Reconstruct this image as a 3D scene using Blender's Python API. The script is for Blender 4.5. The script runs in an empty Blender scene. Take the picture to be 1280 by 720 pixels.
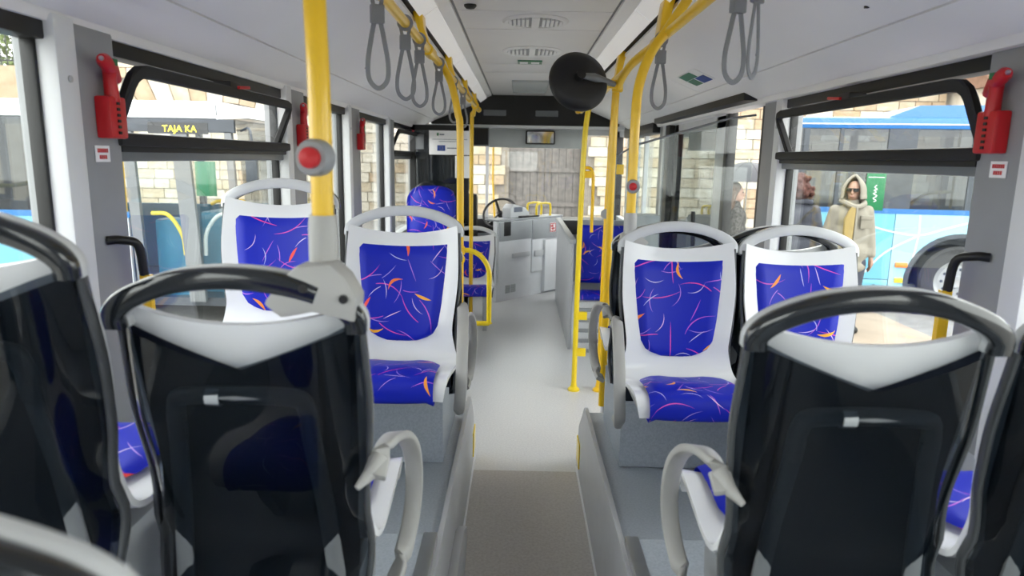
import bpy, bmesh, math, random
from mathutils import Vector, Matrix
random.seed(7)
C = bpy.context.scene.collection
SC = bpy.context.scene
PI = math.pi

# ------------------------------------------------------------------ camera
F = 850.0; VPX, VPY = 650.0, 198.0; ROLL = math.radians(1.1); EYE = 1.72
def cam_basis():
    y = Vector(((VPX-640)/F, (360-VPY)/F, 1)).normalized()
    u = Vector((math.sin(ROLL), math.cos(ROLL), 0)); u = (u-y*u.dot(y)).normalized()
    return u.cross(y), y, u                  # world axes seen in (right, up, forward) camera axes
XC, YC, UC = cam_basis()
cd = bpy.data.cameras.new('camera'); cam = bpy.data.objects.new('camera', cd); C.objects.link(cam)
right = Vector((XC[0], YC[0], UC[0])); up = Vector((XC[1], YC[1], UC[1])); fwd = Vector((XC[2], YC[2], UC[2]))
m = Matrix(((right[0], up[0], -fwd[0]), (right[1], up[1], -fwd[1]), (right[2], up[2], -fwd[2])))
cam.matrix_world = Matrix.Translation((0, 0, EYE)) @ m.to_4x4()
cd.sensor_width = 36; cd.lens = 36*F/1280; cd.clip_start = 0.02; cd.clip_end = 300
cd.dof.use_dof = True; cd.dof.focus_distance = 3.2; cd.dof.aperture_fstop = 3.2
SC.camera = cam

# ------------------------------------------------------------------ sky, exposure
w = bpy.data.worlds.new('sky'); SC.world = w; w.use_nodes = True
bg = w.node_tree.nodes['Background']; bg.inputs[0].default_value = (1, .99, .97, 1); bg.inputs[1].default_value = 1.35
SC.view_settings.view_transform = 'Standard'; SC.view_settings.look = 'None'
SC.view_settings.gamma = 1; SC.view_settings.use_curve_mapping = False; SC.view_settings.exposure = 2.1
SC.cycles.diffuse_bounces = 8; SC.cycles.max_bounces = 14; SC.cycles.transparent_max_bounces = 24

# ------------------------------------------------------------------ materials
MAT = {}
def mat(name, col, rough=.5, metal=0, spec=.5, coat=0, emit=0, noise=0, nscale=8, bump=0, bscale=60, col2=None):
    m = bpy.data.materials.new(name); m.use_nodes = True; nt = m.node_tree; b = nt.nodes['Principled BSDF']
    b.inputs['Base Color'].default_value = (*col, 1); b.inputs['Roughness'].default_value = rough
    b.inputs['Metallic'].default_value = metal; b.inputs['Specular IOR Level'].default_value = spec
    b.inputs['Coat Weight'].default_value = coat; b.inputs['Coat Roughness'].default_value = .08
    if emit: b.inputs['Emission Color'].default_value = (*col, 1); b.inputs['Emission Strength'].default_value = emit
    tc = nt.nodes.new('ShaderNodeTexCoord')
    if noise or col2:
        n = nt.nodes.new('ShaderNodeTexNoise'); n.inputs['Scale'].default_value = nscale; n.inputs['Detail'].default_value = 5
        nt.links.new(tc.outputs['Object'], n.inputs['Vector'])
        r = nt.nodes.new('ShaderNodeValToRGB'); c2 = col2 or tuple(c*(1-noise) for c in col)
        r.color_ramp.elements[0].color = (*c2, 1); r.color_ramp.elements[1].color = (*col, 1)
        r.color_ramp.elements[0].position = .35; r.color_ramp.elements[1].position = .65
        nt.links.new(n.outputs['Fac'], r.inputs[0]); nt.links.new(r.outputs[0], b.inputs['Base Color'])
    if bump:
        n = nt.nodes.new('ShaderNodeTexNoise'); n.inputs['Scale'].default_value = bscale
        nt.links.new(tc.outputs['Object'], n.inputs['Vector'])
        bp = nt.nodes.new('ShaderNodeBump'); bp.inputs['Strength'].default_value = bump; bp.inputs['Distance'].default_value = .01
        nt.links.new(n.outputs['Fac'], bp.inputs['Height']); nt.links.new(bp.outputs[0], b.inputs['Normal'])
    MAT[name] = m; return m

def glass(name, tint, refl=1.0, dark=None, darkmix=0):
    m = bpy.data.materials.new(name); m.use_nodes = True; nt = m.node_tree
    out = nt.nodes['Material Output']; nt.nodes.remove(nt.nodes['Principled BSDF'])
    t = nt.nodes.new('ShaderNodeBsdfTransparent'); t.inputs[0].default_value = (*tint, 1)
    g = nt.nodes.new('ShaderNodeBsdfGlossy'); g.inputs['Roughness'].default_value = .02
    fr = nt.nodes.new('ShaderNodeLayerWeight'); fr.inputs[0].default_value = .5       # Schlick, the same from both faces of the pane
    pw = nt.nodes.new('ShaderNodeMath'); pw.operation = 'POWER'; pw.inputs[1].default_value = 5; nt.links.new(fr.outputs['Facing'], pw.inputs[0])
    mu = nt.nodes.new('ShaderNodeMath'); mu.operation = 'MULTIPLY_ADD'; mu.inputs[1].default_value = .9*refl; mu.inputs[2].default_value = .035*refl; mu.use_clamp = True
    nt.links.new(pw.outputs[0], mu.inputs[0])
    src = t
    if dark:
        d = nt.nodes.new('ShaderNodeBsdfDiffuse'); d.inputs[0].default_value = (*dark, 1)
        mx0 = nt.nodes.new('ShaderNodeMixShader'); mx0.inputs[0].default_value = darkmix
        nt.links.new(t.outputs[0], mx0.inputs[1]); nt.links.new(d.outputs[0], mx0.inputs[2]); src = mx0
    mx = nt.nodes.new('ShaderNodeMixShader')
    nt.links.new(mu.outputs[0], mx.inputs[0]); nt.links.new(src.outputs[0], mx.inputs[1]); nt.links.new(g.outputs[0], mx.inputs[2])
    nt.links.new(mx.outputs[0], out.inputs[0]); MAT[name] = m; return m

def fabric(name):
    m = bpy.data.materials.new(name); m.use_nodes = True; nt = m.node_tree; b = nt.nodes['Principled BSDF']
    N = nt.nodes.new; L = nt.links.new
    uv = N('ShaderNodeUVMap'); uv.uv_map = 'UVMap'
    oi = N('ShaderNodeObjectInfo'); off = N('ShaderNodeVectorMath'); off.operation = 'SCALE'; off.inputs[0].default_value = (7.3, 3.1, 0)
    L(oi.outputs['Random'], off.inputs['Scale'])
    ad = N('ShaderNodeVectorMath'); ad.operation = 'ADD'; L(uv.outputs[0], ad.inputs[0]); L(off.outputs[0], ad.inputs[1])
    def mt(op, a, bb=None):
        n = N('ShaderNodeMath'); n.operation = op
        for i, v in enumerate((a, bb)):
            if v is None: continue
            if isinstance(v, (int, float)): n.inputs[i].default_value = v
            else: L(v, n.inputs[i])
        return n.outputs[0]
    def layer(scale, seed, Ln, wd, bend):
        sh = N('ShaderNodeVectorMath'); sh.operation = 'ADD'; sh.inputs[1].default_value = (seed, seed*1.7, 0); L(ad.outputs[0], sh.inputs[0])
        v = N('ShaderNodeTexVoronoi'); v.voronoi_dimensions = '2D'; v.inputs['Scale'].default_value = scale; L(sh.outputs[0], v.inputs['Vector'])
        s = N('ShaderNodeVectorMath'); s.operation = 'SUBTRACT'; L(sh.outputs[0], s.inputs[0]); L(v.outputs['Position'], s.inputs[1])
        sc = N('ShaderNodeSeparateColor'); L(v.outputs['Color'], sc.inputs[0])
        rt = N('ShaderNodeVectorRotate'); rt.rotation_type = 'Z_AXIS'; L(s.outputs[0], rt.inputs['Vector']); L(mt('MULTIPLY', sc.outputs[0], 6.283), rt.inputs['Angle'])
        sp = N('ShaderNodeSeparateXYZ'); L(rt.outputs[0], sp.inputs[0]); x, y = sp.outputs[0], sp.outputs[1]
        k = mt('MULTIPLY', mt('SUBTRACT', sc.outputs[1], .5), 2*bend)
        x2 = mt('MULTIPLY', x, x)
        y2 = mt('ABSOLUTE', mt('SUBTRACT', y, mt('MULTIPLY', k, x2)))
        tp = mt('MULTIPLY', mt('SUBTRACT', 1, mt('MULTIPLY', x2, 1/(Ln*Ln))), wd)
        return mt('LESS_THAN', y2, tp), sc.outputs[2]
    col = None
    def over(base, mask, rnd, c0, c1):
        cr = N('ShaderNodeValToRGB'); cr.color_ramp.elements[0].color = (*c0, 1); cr.color_ramp.elements[1].color = (*c1, 1); L(rnd, cr.inputs[0])
        mx = N('ShaderNodeMix'); mx.data_type = 'RGBA'; L(mask, mx.inputs[0])
        if isinstance(base, tuple): mx.inputs[6].default_value = (*base, 1)
        else: L(base, mx.inputs[6])
        L(cr.outputs[0], mx.inputs[7]); return mx.outputs[2]
    col = (.002, .013, .42)
    k, r = layer(8.5, 1.3, .050, .0016, 9); col = over(col, k, r, (.55, .1, .62), (.35, .3, .75))
    k, r = layer(7, 4.1, .080, .0021, 6); col = over(col, k, r, (.75, .06, .30), (.50, .10, .60))
    k, r = layer(8, 9.7, .040, .0017, 14); col = over(col, k, r, (.45, .5, .8), (.8, .5, .75))
    k, r = layer(5.5, 12.9, .036, .0060, 16); col = over(col, k, r, (.85, .05, .06), (.95, .5, .03))
    L(col, b.inputs['Base Color']); b.inputs['Roughness'].default_value = .42; b.inputs['Specular IOR Level'].default_value = .35
    MAT[name] = m; return m
fabric('fabric')
mat('shell', (.78, .79, .81), .2, coat=.4, noise=.02, nscale=3)
mat('grey_plastic', (.40, .42, .44), .4, noise=.06, nscale=6)
mat('light_plastic', (.60, .615, .635), .35, noise=.04)
mat('arm', (.42, .415, .40), .42, noise=.06)
mat('dark_gloss', (.012, .015, .02), .12, coat=.5, noise=.2)
mat('navy', (.006, .011, .028), .5, noise=.3, nscale=5)
mat('frame_grey', (.16, .17, .18), .35, noise=.1)
mat('rim_dark', (.07, .075, .08), .25, noise=.1)
mat('steel', (.55, .56, .57), .3, metal=.8, noise=.1)
mat('black', (.004, .004, .0045), .45, noise=.2)
mat('rubber', (.006, .006, .0065), .6, noise=.2)
mat('yellow', (.92, .56, .006), .3, coat=.3, noise=.04)
mat('yellow_lime', (.92, .68, .012), .3, coat=.3, noise=.04)  # lighter yellow; on the floor pole, light falling there is put into the colour
mat('red', (.55, .008, .014), .35, noise=.08)
mat('ceiling', (.88, .87, .865), .45, noise=.025, nscale=2)
mat('ceil_panel', (.74, .73, .72), .4, noise=.03, nscale=2)
mat('pillar', (.30, .31, .32), .45, noise=.05)
mat('pillar_edge', (.72, .73, .74), .4, noise=.03)
mat('wall', (.50, .52, .55), .5, noise=.06)
mat('floor', (.66, .665, .67), .30, col2=(.57, .575, .585), nscale=90, bump=.08, bscale=300)
mat('floor_shaded', (.50, .475, .455), .4, col2=(.42, .395, .375), nscale=80, bump=.1, bscale=300)  # near aisle floor: browner covering, shade there also put into the colour
mat('podium', (.42, .46, .51), .5, col2=(.35, .39, .44), nscale=120, bump=.1, bscale=300)
mat('podium_side', (.47, .48, .50), .4, noise=.06)
mat('white', (.85, .85, .85), .4, noise=.02)
mat('cab_white', (.80, .82, .85), .4, noise=.03)
mat('cab_grey', (.36, .38, .40), .45, noise=.05)
mat('visor', (.50, .53, .53), .5, noise=.04)
mat('green', (.005, .16, .055), .4, noise=.1)
mat('paper', (.88, .88, .88), .6, noise=.02)
mat('ink', (.15, .17, .22), .6, noise=.05)
mat('flag_blue', (.01, .05, .25), .5, noise=.05)
mat('glow', (.86, .85, .84), .5, emit=.06)  # ceiling edge strips, faint glow added to fill the cabin
mat('chrome', (.8, .8, .8), .05, metal=1, noise=.02)
mat('strap', (.22, .225, .235), .5, noise=.08)
# outdoors
mat('stone', (.46, .40, .31), .85, col2=(.36, .29, .20), nscale=2.2, bump=.4, bscale=9)
mat('stone_pale', (.55, .51, .44), .85, col2=(.44, .39, .31), nscale=2.5, bump=.4, bscale=9)
mat('stone_warm', (.40, .31, .21), .85, col2=(.30, .22, .14), nscale=2.5, bump=.4, bscale=9)
mat('mortar', (.22, .19, .16), .95, noise=.2)
mat('asphalt', (.26, .25, .24), .9, col2=(.21, .20, .19), nscale=5, bump=.3, bscale=60)
mat('paving', (.34, .27, .21), .9, noise=.15, nscale=3)
mat('bus_sky', (.13, .40, .55), .3, coat=.5, noise=.03, nscale=1)
mat('bus_pale', (.30, .55, .65), .3, coat=.5, noise=.04, nscale=1)
mat('bus_blue', (.01, .13, .38), .3, coat=.5, noise=.03)
mat('bus_teal', (.012, .17, .30), .4, noise=.06)
mat('bus_white', (.62, .65, .68), .3, coat=.5, noise=.02)
mat('bus_dark', (.05, .06, .075), .4, noise=.2)
mat('tyre', (.035, .036, .04), .7, noise=.2)
mat('rim', (.34, .35, .36), .35, metal=.3, noise=.06)
mat('orange', (.9, .22, .02), .3, noise=.05)
mat('wood_gate', (.16, .14, .13), .7, col2=(.10, .09, .085), nscale=6)
mat('skin', (.36, .21, .15), .5, noise=.05)
mat('lip', (.30, .12, .10), .5, noise=.05)
mat('coat_beige', (.27, .245, .20), .8, noise=.12, nscale=12)
mat('lining', (.33, .24, .09), .8, noise=.1)
mat('coat_slate', (.085, .09, .12), .75, noise=.15, nscale=10)
mat('fur_grey', (.10, .095, .09), .9, col2=(.03, .028, .026), nscale=35, bump=.8, bscale=70)
mat('trousers', (.05, .055, .08), .8, noise=.15)
mat('hair_red', (.11, .03, .018), .7, col2=(.045, .012, .008), nscale=40, bump=.8, bscale=90)
mat('hair_brown', (.10, .065, .045), .6, col2=(.055, .034, .022), nscale=30, bump=.6, bscale=70)
mat('umbrella', (.03, .033, .04), .6, noise=.15)
mat('leaf', (.16, .20, .07), .8, col2=(.09, .12, .04), nscale=6)
mat('bark', (.12, .09, .07), .9, noise=.2)
mat('roof_tile', (.20, .12, .08), .8, noise=.25, nscale=6)
mat('led', (1, .80, .05), .5, emit=.5)
glass('glass', (.93, .96, .95), 1.0)
glass('glass_bus', (.55, .60, .63), 1.6, dark=(.03, .035, .045), darkmix=.30)
glass('glass_dark', (.25, .27, .30), 1.5, dark=(.02, .025, .03), darkmix=.55)
glass('smoke', (.42, .48, .56), .9, dark=(.003, .005, .007), darkmix=.6)

# ------------------------------------------------------------------ mesh helpers
WORLD = {}                    # world position of the origin of one-off roots
class MB:
    def __init__(s): s.v = []; s.f = []; s.uv = None
    def add(s, v, f):
        o = len(s.v); s.v += [tuple(p) for p in v]; s.f += [tuple(i+o for i in q) for q in f]; return s
    def box(s, x0, x1, y0, y1, z0, z1):
        return s.add([(x, y, z) for z in (z0, z1) for y in (y0, y1) for x in (x0, x1)],
                     [(0, 2, 3, 1), (4, 5, 7, 6), (0, 1, 5, 4), (2, 6, 7, 3), (0, 4, 6, 2), (1, 3, 7, 5)])
    def beam(s, a, b, w, h, upv=(0, 0, 1)):           # box along a segment
        a, b = Vector(a), Vector(b); d = (b-a).normalized(); sx = d.cross(Vector(upv)).normalized(); sz = sx.cross(d)
        vs = [p+sx*i*w/2+sz*j*h/2 for p in (a, b) for i, j in ((-1, -1), (1, -1), (1, 1), (-1, 1))]
        return s.add(vs, [(3, 2, 1, 0), (4, 5, 6, 7), (0, 1, 5, 4), (1, 2, 6, 5), (2, 3, 7, 6), (3, 0, 4, 7)])
    def tube(s, path, r, n=12, closed=False, rect=None, upv=None):
        P = [Vector(p) for p in path]; k = len(P); T = []
        for i in range(k):
            a = P[(i-1) % k] if (closed or i) else P[0]; b = P[(i+1) % k] if (closed or i < k-1) else P[-1]
            T.append((b-a).normalized())
        u0 = Vector(upv) if upv else (Vector((0, 0, 1)) if abs(T[0].z) < .9 else Vector((1, 0, 0)))
        nrm = (u0-T[0]*u0.dot(T[0])).normalized(); vs = []
        for i in range(k):
            if upv: nn = u0-T[i]*u0.dot(T[i])
            else: nn = nrm-T[i]*nrm.dot(T[i])
            nrm = nn.normalized(); bi = T[i].cross(nrm)
            ri = r[i] if isinstance(r, (list, tuple)) else r
            if rect:
                hw, hh = rect; c = min(hw, hh)*.35
                sec = [(hw, -hh+c), (hw, hh-c), (hw-c, hh), (-hw+c, hh), (-hw, hh-c), (-hw, -hh+c), (-hw+c, -hh), (hw-c, -hh)]
                vs += [P[i]+nrm*a+bi*b for a, b in sec]
            else:
                vs += [P[i]+(nrm*math.cos(2*PI*j/n)+bi*math.sin(2*PI*j/n))*ri for j in range(n)]
        if rect: n = 8
        fs = []
        for i in range(k if closed else k-1):
            for j in range(n):
                a, b = i*n+j, i*n+(j+1) % n; c, d = ((i+1) % k)*n+(j+1) % n, ((i+1) % k)*n+j
                fs.append((a, b, c, d))
        if not closed: fs += [tuple(reversed(range(n))), tuple(range((k-1)*n, k*n))]
        return s.add(vs, fs)
    def lathe(s, prof, c, axis=(0, 0, 1), n=24, caps=True):       # prof: (radius, height along axis)
        ax = Vector(axis).normalized(); a = ax.orthogonal().normalized(); b = ax.cross(a); c = Vector(c); vs = []
        for r, h in prof: vs += [c+ax*h+(a*math.cos(2*PI*j/n)+b*math.sin(2*PI*j/n))*max(r, 1e-4) for j in range(n)]
        fs = [(i*n+j, i*n+(j+1) % n, (i+1)*n+(j+1) % n, (i+1)*n+j) for i in range(len(prof)-1) for j in range(n)]
        if caps: fs += [tuple(reversed(range(n))), tuple(range((len(prof)-1)*n, len(prof)*n))]
        return s.add(vs, fs)
    def prism(s, poly, fn, d0, d1):                    # poly of (a,b); fn(a,b,d) -> xyz
        k = len(poly); vs = [fn(a, b, d0) for a, b in poly]+[fn(a, b, d1) for a, b in poly]
        return s.add(vs, [tuple(reversed(range(k))), tuple(range(k, 2*k))]+[(i, (i+1) % k, k+(i+1) % k, k+i) for i in range(k)])
    def grid(s, fn, nu, nv, uvf=None):
        vs = [fn(i/nu, j/nv) for j in range(nv+1) for i in range(nu+1)]
        fs = [(j*(nu+1)+i, j*(nu+1)+i+1, (j+1)*(nu+1)+i+1, (j+1)*(nu+1)+i) for j in range(nv) for i in range(nu)]
        if uvf: s.uv = [uvf(i/nu, j/nv) for j in range(nv+1) for i in range(nu+1)]
        return s.add(vs, fs)
    def ball(s, c, r, n=12, k=8):
        if isinstance(r, (int, float)): r = (r, r, r)
        vs = [(c[0]+r[0]*math.sin(PI*i/k)*math.cos(2*PI*j/n), c[1]+r[1]*math.sin(PI*i/k)*math.sin(2*PI*j/n), c[2]+r[2]*math.cos(PI*i/k)) for i in range(1, k) for j in range(n)]
        vs = vs+[(c[0], c[1], c[2]+r[2]), (c[0], c[1], c[2]-r[2])]; T, B = len(vs)-2, len(vs)-1
        fs = [(i*n+j, (i+1)*n+j, (i+1)*n+(j+1) % n, i*n+(j+1) % n) for i in range(k-2) for j in range(n)]
        fs += [(T, j, (j+1) % n) for j in range(n)]+[(B, (k-2)*n+(j+1) % n, (k-2)*n+j) for j in range(n)]
        return s.add(vs, fs)
    def mesh(s, name, m, smooth=40, bevel=0):
        me = bpy.data.meshes.new(name); me.from_pydata(s.v, [], s.f); me.update()
        if bevel:
            bm = bmesh.new(); bm.from_mesh(me)
            eds = [e for e in bm.edges if len(e.link_faces) == 2 and e.calc_face_angle(0) > .6]
            bmesh.ops.bevel(bm, geom=eds, offset=bevel, segments=2, affect='EDGES', profile=.6); bm.to_mesh(me); bm.free()
        bm = bmesh.new(); bm.from_mesh(me); bmesh.ops.recalc_face_normals(bm, faces=bm.faces); bm.to_mesh(me); bm.free()
        if s.uv:
            l = me.uv_layers.new(name='UVMap')
            for lp in me.loops: l.data[lp.index].uv = s.uv[lp.vertex_index]
        if smooth:
            me.polygons.foreach_set('use_smooth', [True]*len(me.polygons)); me.set_sharp_from_angle(angle=math.radians(smooth))
        me.materials.append(MAT[m]); return me
    def build(s, name, m, parent=None, smooth=40, bevel=0):
        if parent is not None and parent.name in WORLD:
            o = WORLD[parent.name]; s.v = [(a-o[0], b-o[1], c-o[2]) for a, b, c in s.v]
        ob = bpy.data.objects.new(name, s.mesh(name, m, smooth, bevel)); C.objects.link(ob); ob.parent = parent
        if parent is not None and parent.name in WORLD: WORLD[ob.name] = WORLD[parent.name]
        return ob
def tag(o, label=None, cat=None, group=None, kind=None):
    for k, v in (('label', label), ('category', cat), ('group', group), ('kind', kind)):
        if v: o[k] = v
    return o
def root(name, loc, label=None, cat=None, group=None, kind=None):
    o = bpy.data.objects.new(name, None); C.objects.link(o); o.location = loc; o.empty_display_size = .1
    WORLD[o.name] = tuple(loc); return tag(o, label, cat, group, kind)
def solo(mb, name, m, label, cat, group=None, **k):      # a thing that is one mesh, origin near its centre base
    xs, ys, zs = zip(*mb.v); o = ((min(xs)+max(xs))/2, (min(ys)+max(ys))/2, min(zs))
    mb.v = [(a-o[0], b-o[1], c-o[2]) for a, b, c in mb.v]
    ob = mb.build(name, m, None, **k); ob.location = o; return tag(ob, label, cat, group)
def struct(mb, name, m, parent=None, **k):
    ob = mb.build(name, m, parent, **k)
    if parent is None: ob['kind'] = 'structure'
    return ob
def copy_tree(o, parent=None):
    c = o.copy(); C.objects.link(c); c.parent = parent
    for ch in list(o.children): copy_tree(ch, c)
    return c
def curve(pts, n=8, closed=False):                       # Catmull-Rom resample
    P = [Vector(p) for p in pts]; k = len(P); out = []
    for i in range(k if closed else k-1):
        p0 = P[(i-1) % k] if (closed or i) else P[0]*2-P[1]; p1 = P[i]; p2 = P[(i+1) % k]
        p3 = P[(i+2) % k] if (closed or i < k-2) else P[-1]*2-P[-2]
        for j in range(n):
            t = j/n; out.append(.5*((2*p1)+(p2-p0)*t+(2*p0-5*p1+4*p2-p3)*t*t+(3*p1-p0-3*p2+p3)*t**3))
    if not closed: out.append(P[-1])
    return out
def lerp(tab, x):
    if x <= tab[0][0]: return tab[0][1]
    for (a, va), (b, vb) in zip(tab, tab[1:]):
        if x <= b: t = (x-a)/(b-a); return va+(vb-va)*t
    return tab[-1][1]
def text_mb(txt, size, fn, depth=.002):                  # fn(a, b, d) -> xyz
    cu = bpy.data.curves.new('t', 'FONT'); cu.body = txt; cu.size = size; cu.align_x = 'CENTER'; cu.align_y = 'CENTER'; cu.extrude = depth; cu.resolution_u = 2
    ob = bpy.data.objects.new('t', cu); C.objects.link(ob); dg = bpy.context.evaluated_depsgraph_get()
    me = bpy.data.meshes.new_from_object(ob.evaluated_get(dg)); mb = MB()
    mb.add([fn(*v.co) for v in me.vertices], [tuple(p.vertices) for p in me.polygons])
    bpy.data.objects.remove(ob); bpy.data.curves.remove(cu); bpy.data.meshes.remove(me); return mb
def blob_mesh(prims, name, m, voxel=.014, smooth=6):     # capsules/ellipsoids fused into one continuous surface
    mb = MB()
    for p in prims:
        if p[0] == 'c':
            a, ra, b, rb = Vector(p[1]), p[2], Vector(p[3]), p[4]; n = 6
            mb.ball(a, ra); mb.ball(b, rb); mb.tube([a.lerp(b, i/n) for i in range(n+1)], [ra+(rb-ra)*i/n for i in range(n+1)], 12)
        else: mb.ball(p[1], p[2], 16, 12)
    me = bpy.data.meshes.new(name); me.from_pydata(mb.v, [], mb.f); ob = bpy.data.objects.new(name, me); C.objects.link(ob)
    r = ob.modifiers.new('r', 'REMESH'); r.mode = 'VOXEL'; r.voxel_size = voxel
    sm = ob.modifiers.new('s', 'SMOOTH'); sm.iterations = smooth; sm.factor = .5
    dg = bpy.context.evaluated_depsgraph_get(); out = bpy.data.meshes.new_from_object(ob.evaluated_get(dg))
    bpy.data.objects.remove(ob); bpy.data.meshes.remove(me)
    out.polygons.foreach_set('use_smooth', [True]*len(out.polygons)); out.materials.clear(); out.materials.append(MAT[m]); out.name = name; return out

# ================================================================== THE BUS BODY
XL, XR, XM = -1.22, 1.37, .06
Y0, YB, YF = -1.6, 8.1, 9.7            # rear, bulkhead, windscreen
# floor
struct(MB().box(XL, XR, 3.55, YF+.1, -.12, 0), 'floor', 'floor')
struct(MB().box(-.30, .42, Y0, 3.55, -.12, .002), 'trim_1', 'floor_shaded')
# podiums either side of the aisle
def podium(n, xa, xw, yend, zt):
    r = root('podium', (xa, 1, 0), kind='structure')
    sgn = 1 if xw > xa else -1
    b = MB(); b.prism([(Y0, 0), (yend, 0), (yend-.06, zt*.55), (yend-.32, zt), (Y0, zt)], lambda a, c, d: (d, a, c), xa+.02*sgn, xw)
    b.build('step_floor', 'podium', r)
    b = MB(); b.prism([(Y0, 0), (yend+.01, 0), (yend-.05, zt*.6), (yend-.3, zt+.02), (Y0, zt+.02)], lambda a, c, d: (d, a, c), xa, xa+.02*sgn)
    b.build('side_panel', 'podium_side', r, bevel=.004)
    b = MB().box(min(xa+.02*sgn, xw), max(xa+.02*sgn, xw), Y0, 2.05, zt, zt+.045); b.build('raised_floor', 'podium', r)
    b = MB().box(min(xa+.015*sgn, xa+.06*sgn), max(xa+.015*sgn, xa+.06*sgn), Y0, 2.06, zt+.012, zt+.05); b.build('edge_strip', 'steel', r, bevel=.003)
    b = MB().box(min(xa-.008*sgn, xa), max(xa-.008*sgn, xa), Y0, yend-.02, 0, .012); b.build('floor_bead', 'pillar_edge', r)
    b = MB().box(min(xa-.006*sgn, xa+.01*sgn), max(xa-.006*sgn, xa+.01*sgn), yend-.16, yend-.02, .06, .20); b.build('warning_strip', 'yellow_lime', r)
    return r
pr = podium(1, .355, XR, 3.62, .45); pl = podium(2, -.235, XL, 3.75, .45)
b = MB(); b.prism([(Y0, 0), (2.60, 0), (2.72, .06), (2.72, .14), (2.55, .22), (Y0, .22)], lambda a, c, d: (d, a, c), -.235, -.20); b.build('kick_plate', 'podium_side', pl, bevel=.004)
# seat boxes that carry row A and the seats behind it
struct(MB().box(.44, XR, 2.68, 3.22, .45, .73), 'trim_2', 'podium', bevel=.005)
struct(MB().box(XL, -.30, 2.68, 3.22, .45, .76), 'trim_3', 'podium', bevel=.005)
struct(MB().box(XL, -.74, 2.55, 3.3, .45, .86), 'trim_4', 'podium_side', bevel=.005)
# side walls: below the windows and the rail above
def side_wall(name, x, sgn, segs):
    r = root(name, (x, 4, 0), kind='structure')
    for a, b2, z0, z1 in segs: MB().box(min(x, x+.06*sgn), max(x, x+.06*sgn), a, b2, z0, z1).build('side_panel', 'wall', r)
side_wall('wall_left', XL, -1, [(Y0, YF, -.1, .95), (Y0, YB, 2.03, 2.45)])
side_wall('wall_right', XR, 1, [(Y0, 3.80, -.1, .95), (6.35, YF, -.1, .95), (Y0, 3.80, 2.03, 2.45), (3.8, 6.35, 2.18, 2.45), (6.35, YF, 2.03, 2.45)])
r = root('wall_back', (XM, Y0, 0), kind='structure')
for q in ((XL-.06, XR+.06, -.1, 1.35), (XL-.06, XR+.06, 1.95, 2.5), (XL-.06, -.55, 1.35, 1.95), (.67, XR+.06, 1.35, 1.95)): MB().box(q[0], q[1], Y0-.06, Y0, q[2], q[3]).build('rear_panel', 'wall', r)
TN = [6]
def pillar(x, sgn, ya, yb, hammer=None):
    n = TN[0]; TN[0] += 1
    r = root('trim_%d' % n, (x, ya, .9), kind='structure')
    MB().box(min(x-.06*sgn, x+.05*sgn), max(x-.06*sgn, x+.05*sgn), ya, yb, .9, 2.06).build('pillar_panel', 'pillar', r, bevel=.012)
    MB().box(min(x, x+.062*sgn), max(x, x+.062*sgn), ya-.012, ya+.07, .9, 2.055).build('pillar_edge_panel', 'pillar_edge', r, bevel=.008)
    MB().lathe([(.0, 0), (.009, 0), (.009, .004), (0, .006)], (x+.062*sgn, ya+.03, 1.9), (sgn, 0, 0), 10).build('screw', 'steel', r)
for a, b2 in ((.20, .45), (1.77, 2.03), (3.47, 3.78), (4.72, 5.08), (6.14, 6.45), (7.9, 8.02)): pillar(XL, 1, a, b2)
for a, b2 in ((.20, .45), (1.76, 2.02), (3.55, 3.82), (6.37, 6.62), (8.4, 8.6)): pillar(XR, -1, a, b2)
# windows
WN = [1]
def window(x, sgn, ya, yb, hopper, vent_open=.075):
    r = root('window_%d' % WN[0], (x, (ya+yb)/2, .95), kind='structure'); WN[0] += 1
    z0, z1 = .95, 2.035
    def bx(xa, xb, a, b2, c, d, nm, mm, bev=.006):
        return MB().box(min(x+xa*sgn, x+xb*sgn), max(x+xa*sgn, x+xb*sgn), a, b2, c, d).build(nm, mm, r, bevel=bev)
    bx(-.025, .012, ya-.01, ya+.028, z0, z1, 'frame_post', 'black'); bx(-.025, .012, yb-.022, yb+.01, z0, z1, 'frame_post', 'black')
    bx(-.03, .035, ya, yb, z1-.045, z1+.01, 'frame_head', 'black'); bx(-.03, .06, ya, yb, z0-.02, z0+.03, 'window_sill', 'grey_plastic')
    bx(-.018, -.012, ya+.02, yb-.02, z0+.02, 1.72 if hopper else z1-.03, 'pane', 'glass', 0)
    if hopper:
        bx(-.03, .065, ya-.02, yb+.02, 1.735, 1.775, 'transom_bar', 'rubber', .012); bx(-.025, .035, ya, yb, 1.690, 1.733, 'transom_lip', 'frame_grey', .008)
        bx(-.01, .05, ya, yb, 1.718, 1.737, 'drip_channel', 'black', .004)
        h0, h1 = 1.775, 1.955; d = vent_open
        P = lambda yy, t, o=0: (x+sgn*(.012+d*t+o), yy, h0+(h1-h0)*t)
        c = .10
        path = [P(ya+.03, 0), P(ya+.03, .75), P(ya+.036, .88), P(ya+.055, .97), P(ya+.09, 1), P(yb-.09, 1), P(yb-.055, .97), P(yb-.036, .88), P(yb-.03, .75), P(yb-.03, 0)]
        MB().tube(path, 0, rect=(.014, .019), upv=(1, 0, 0)).build('vent_sash', 'rubber', r)
        MB().add([P(ya+.03, 0), P(yb-.03, 0), P(yb-.03, .98), P(ya+.03, .98)], [(0, 1, 2, 3)]).build('vent_pane', 'glass', r, smooth=0)
        ym = (ya+yb)/2
        lt = bx(.03, .10, ym-.04, ym+.06, 1.945, 1.995, 'latch', 'black', .006)
        MB().beam((x+sgn*.10, ym+.02, 1.975), (x+sgn*.10, ym+.13, 1.985), .02, .012).build('lever', 'red', lt, bevel=.003)
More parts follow.
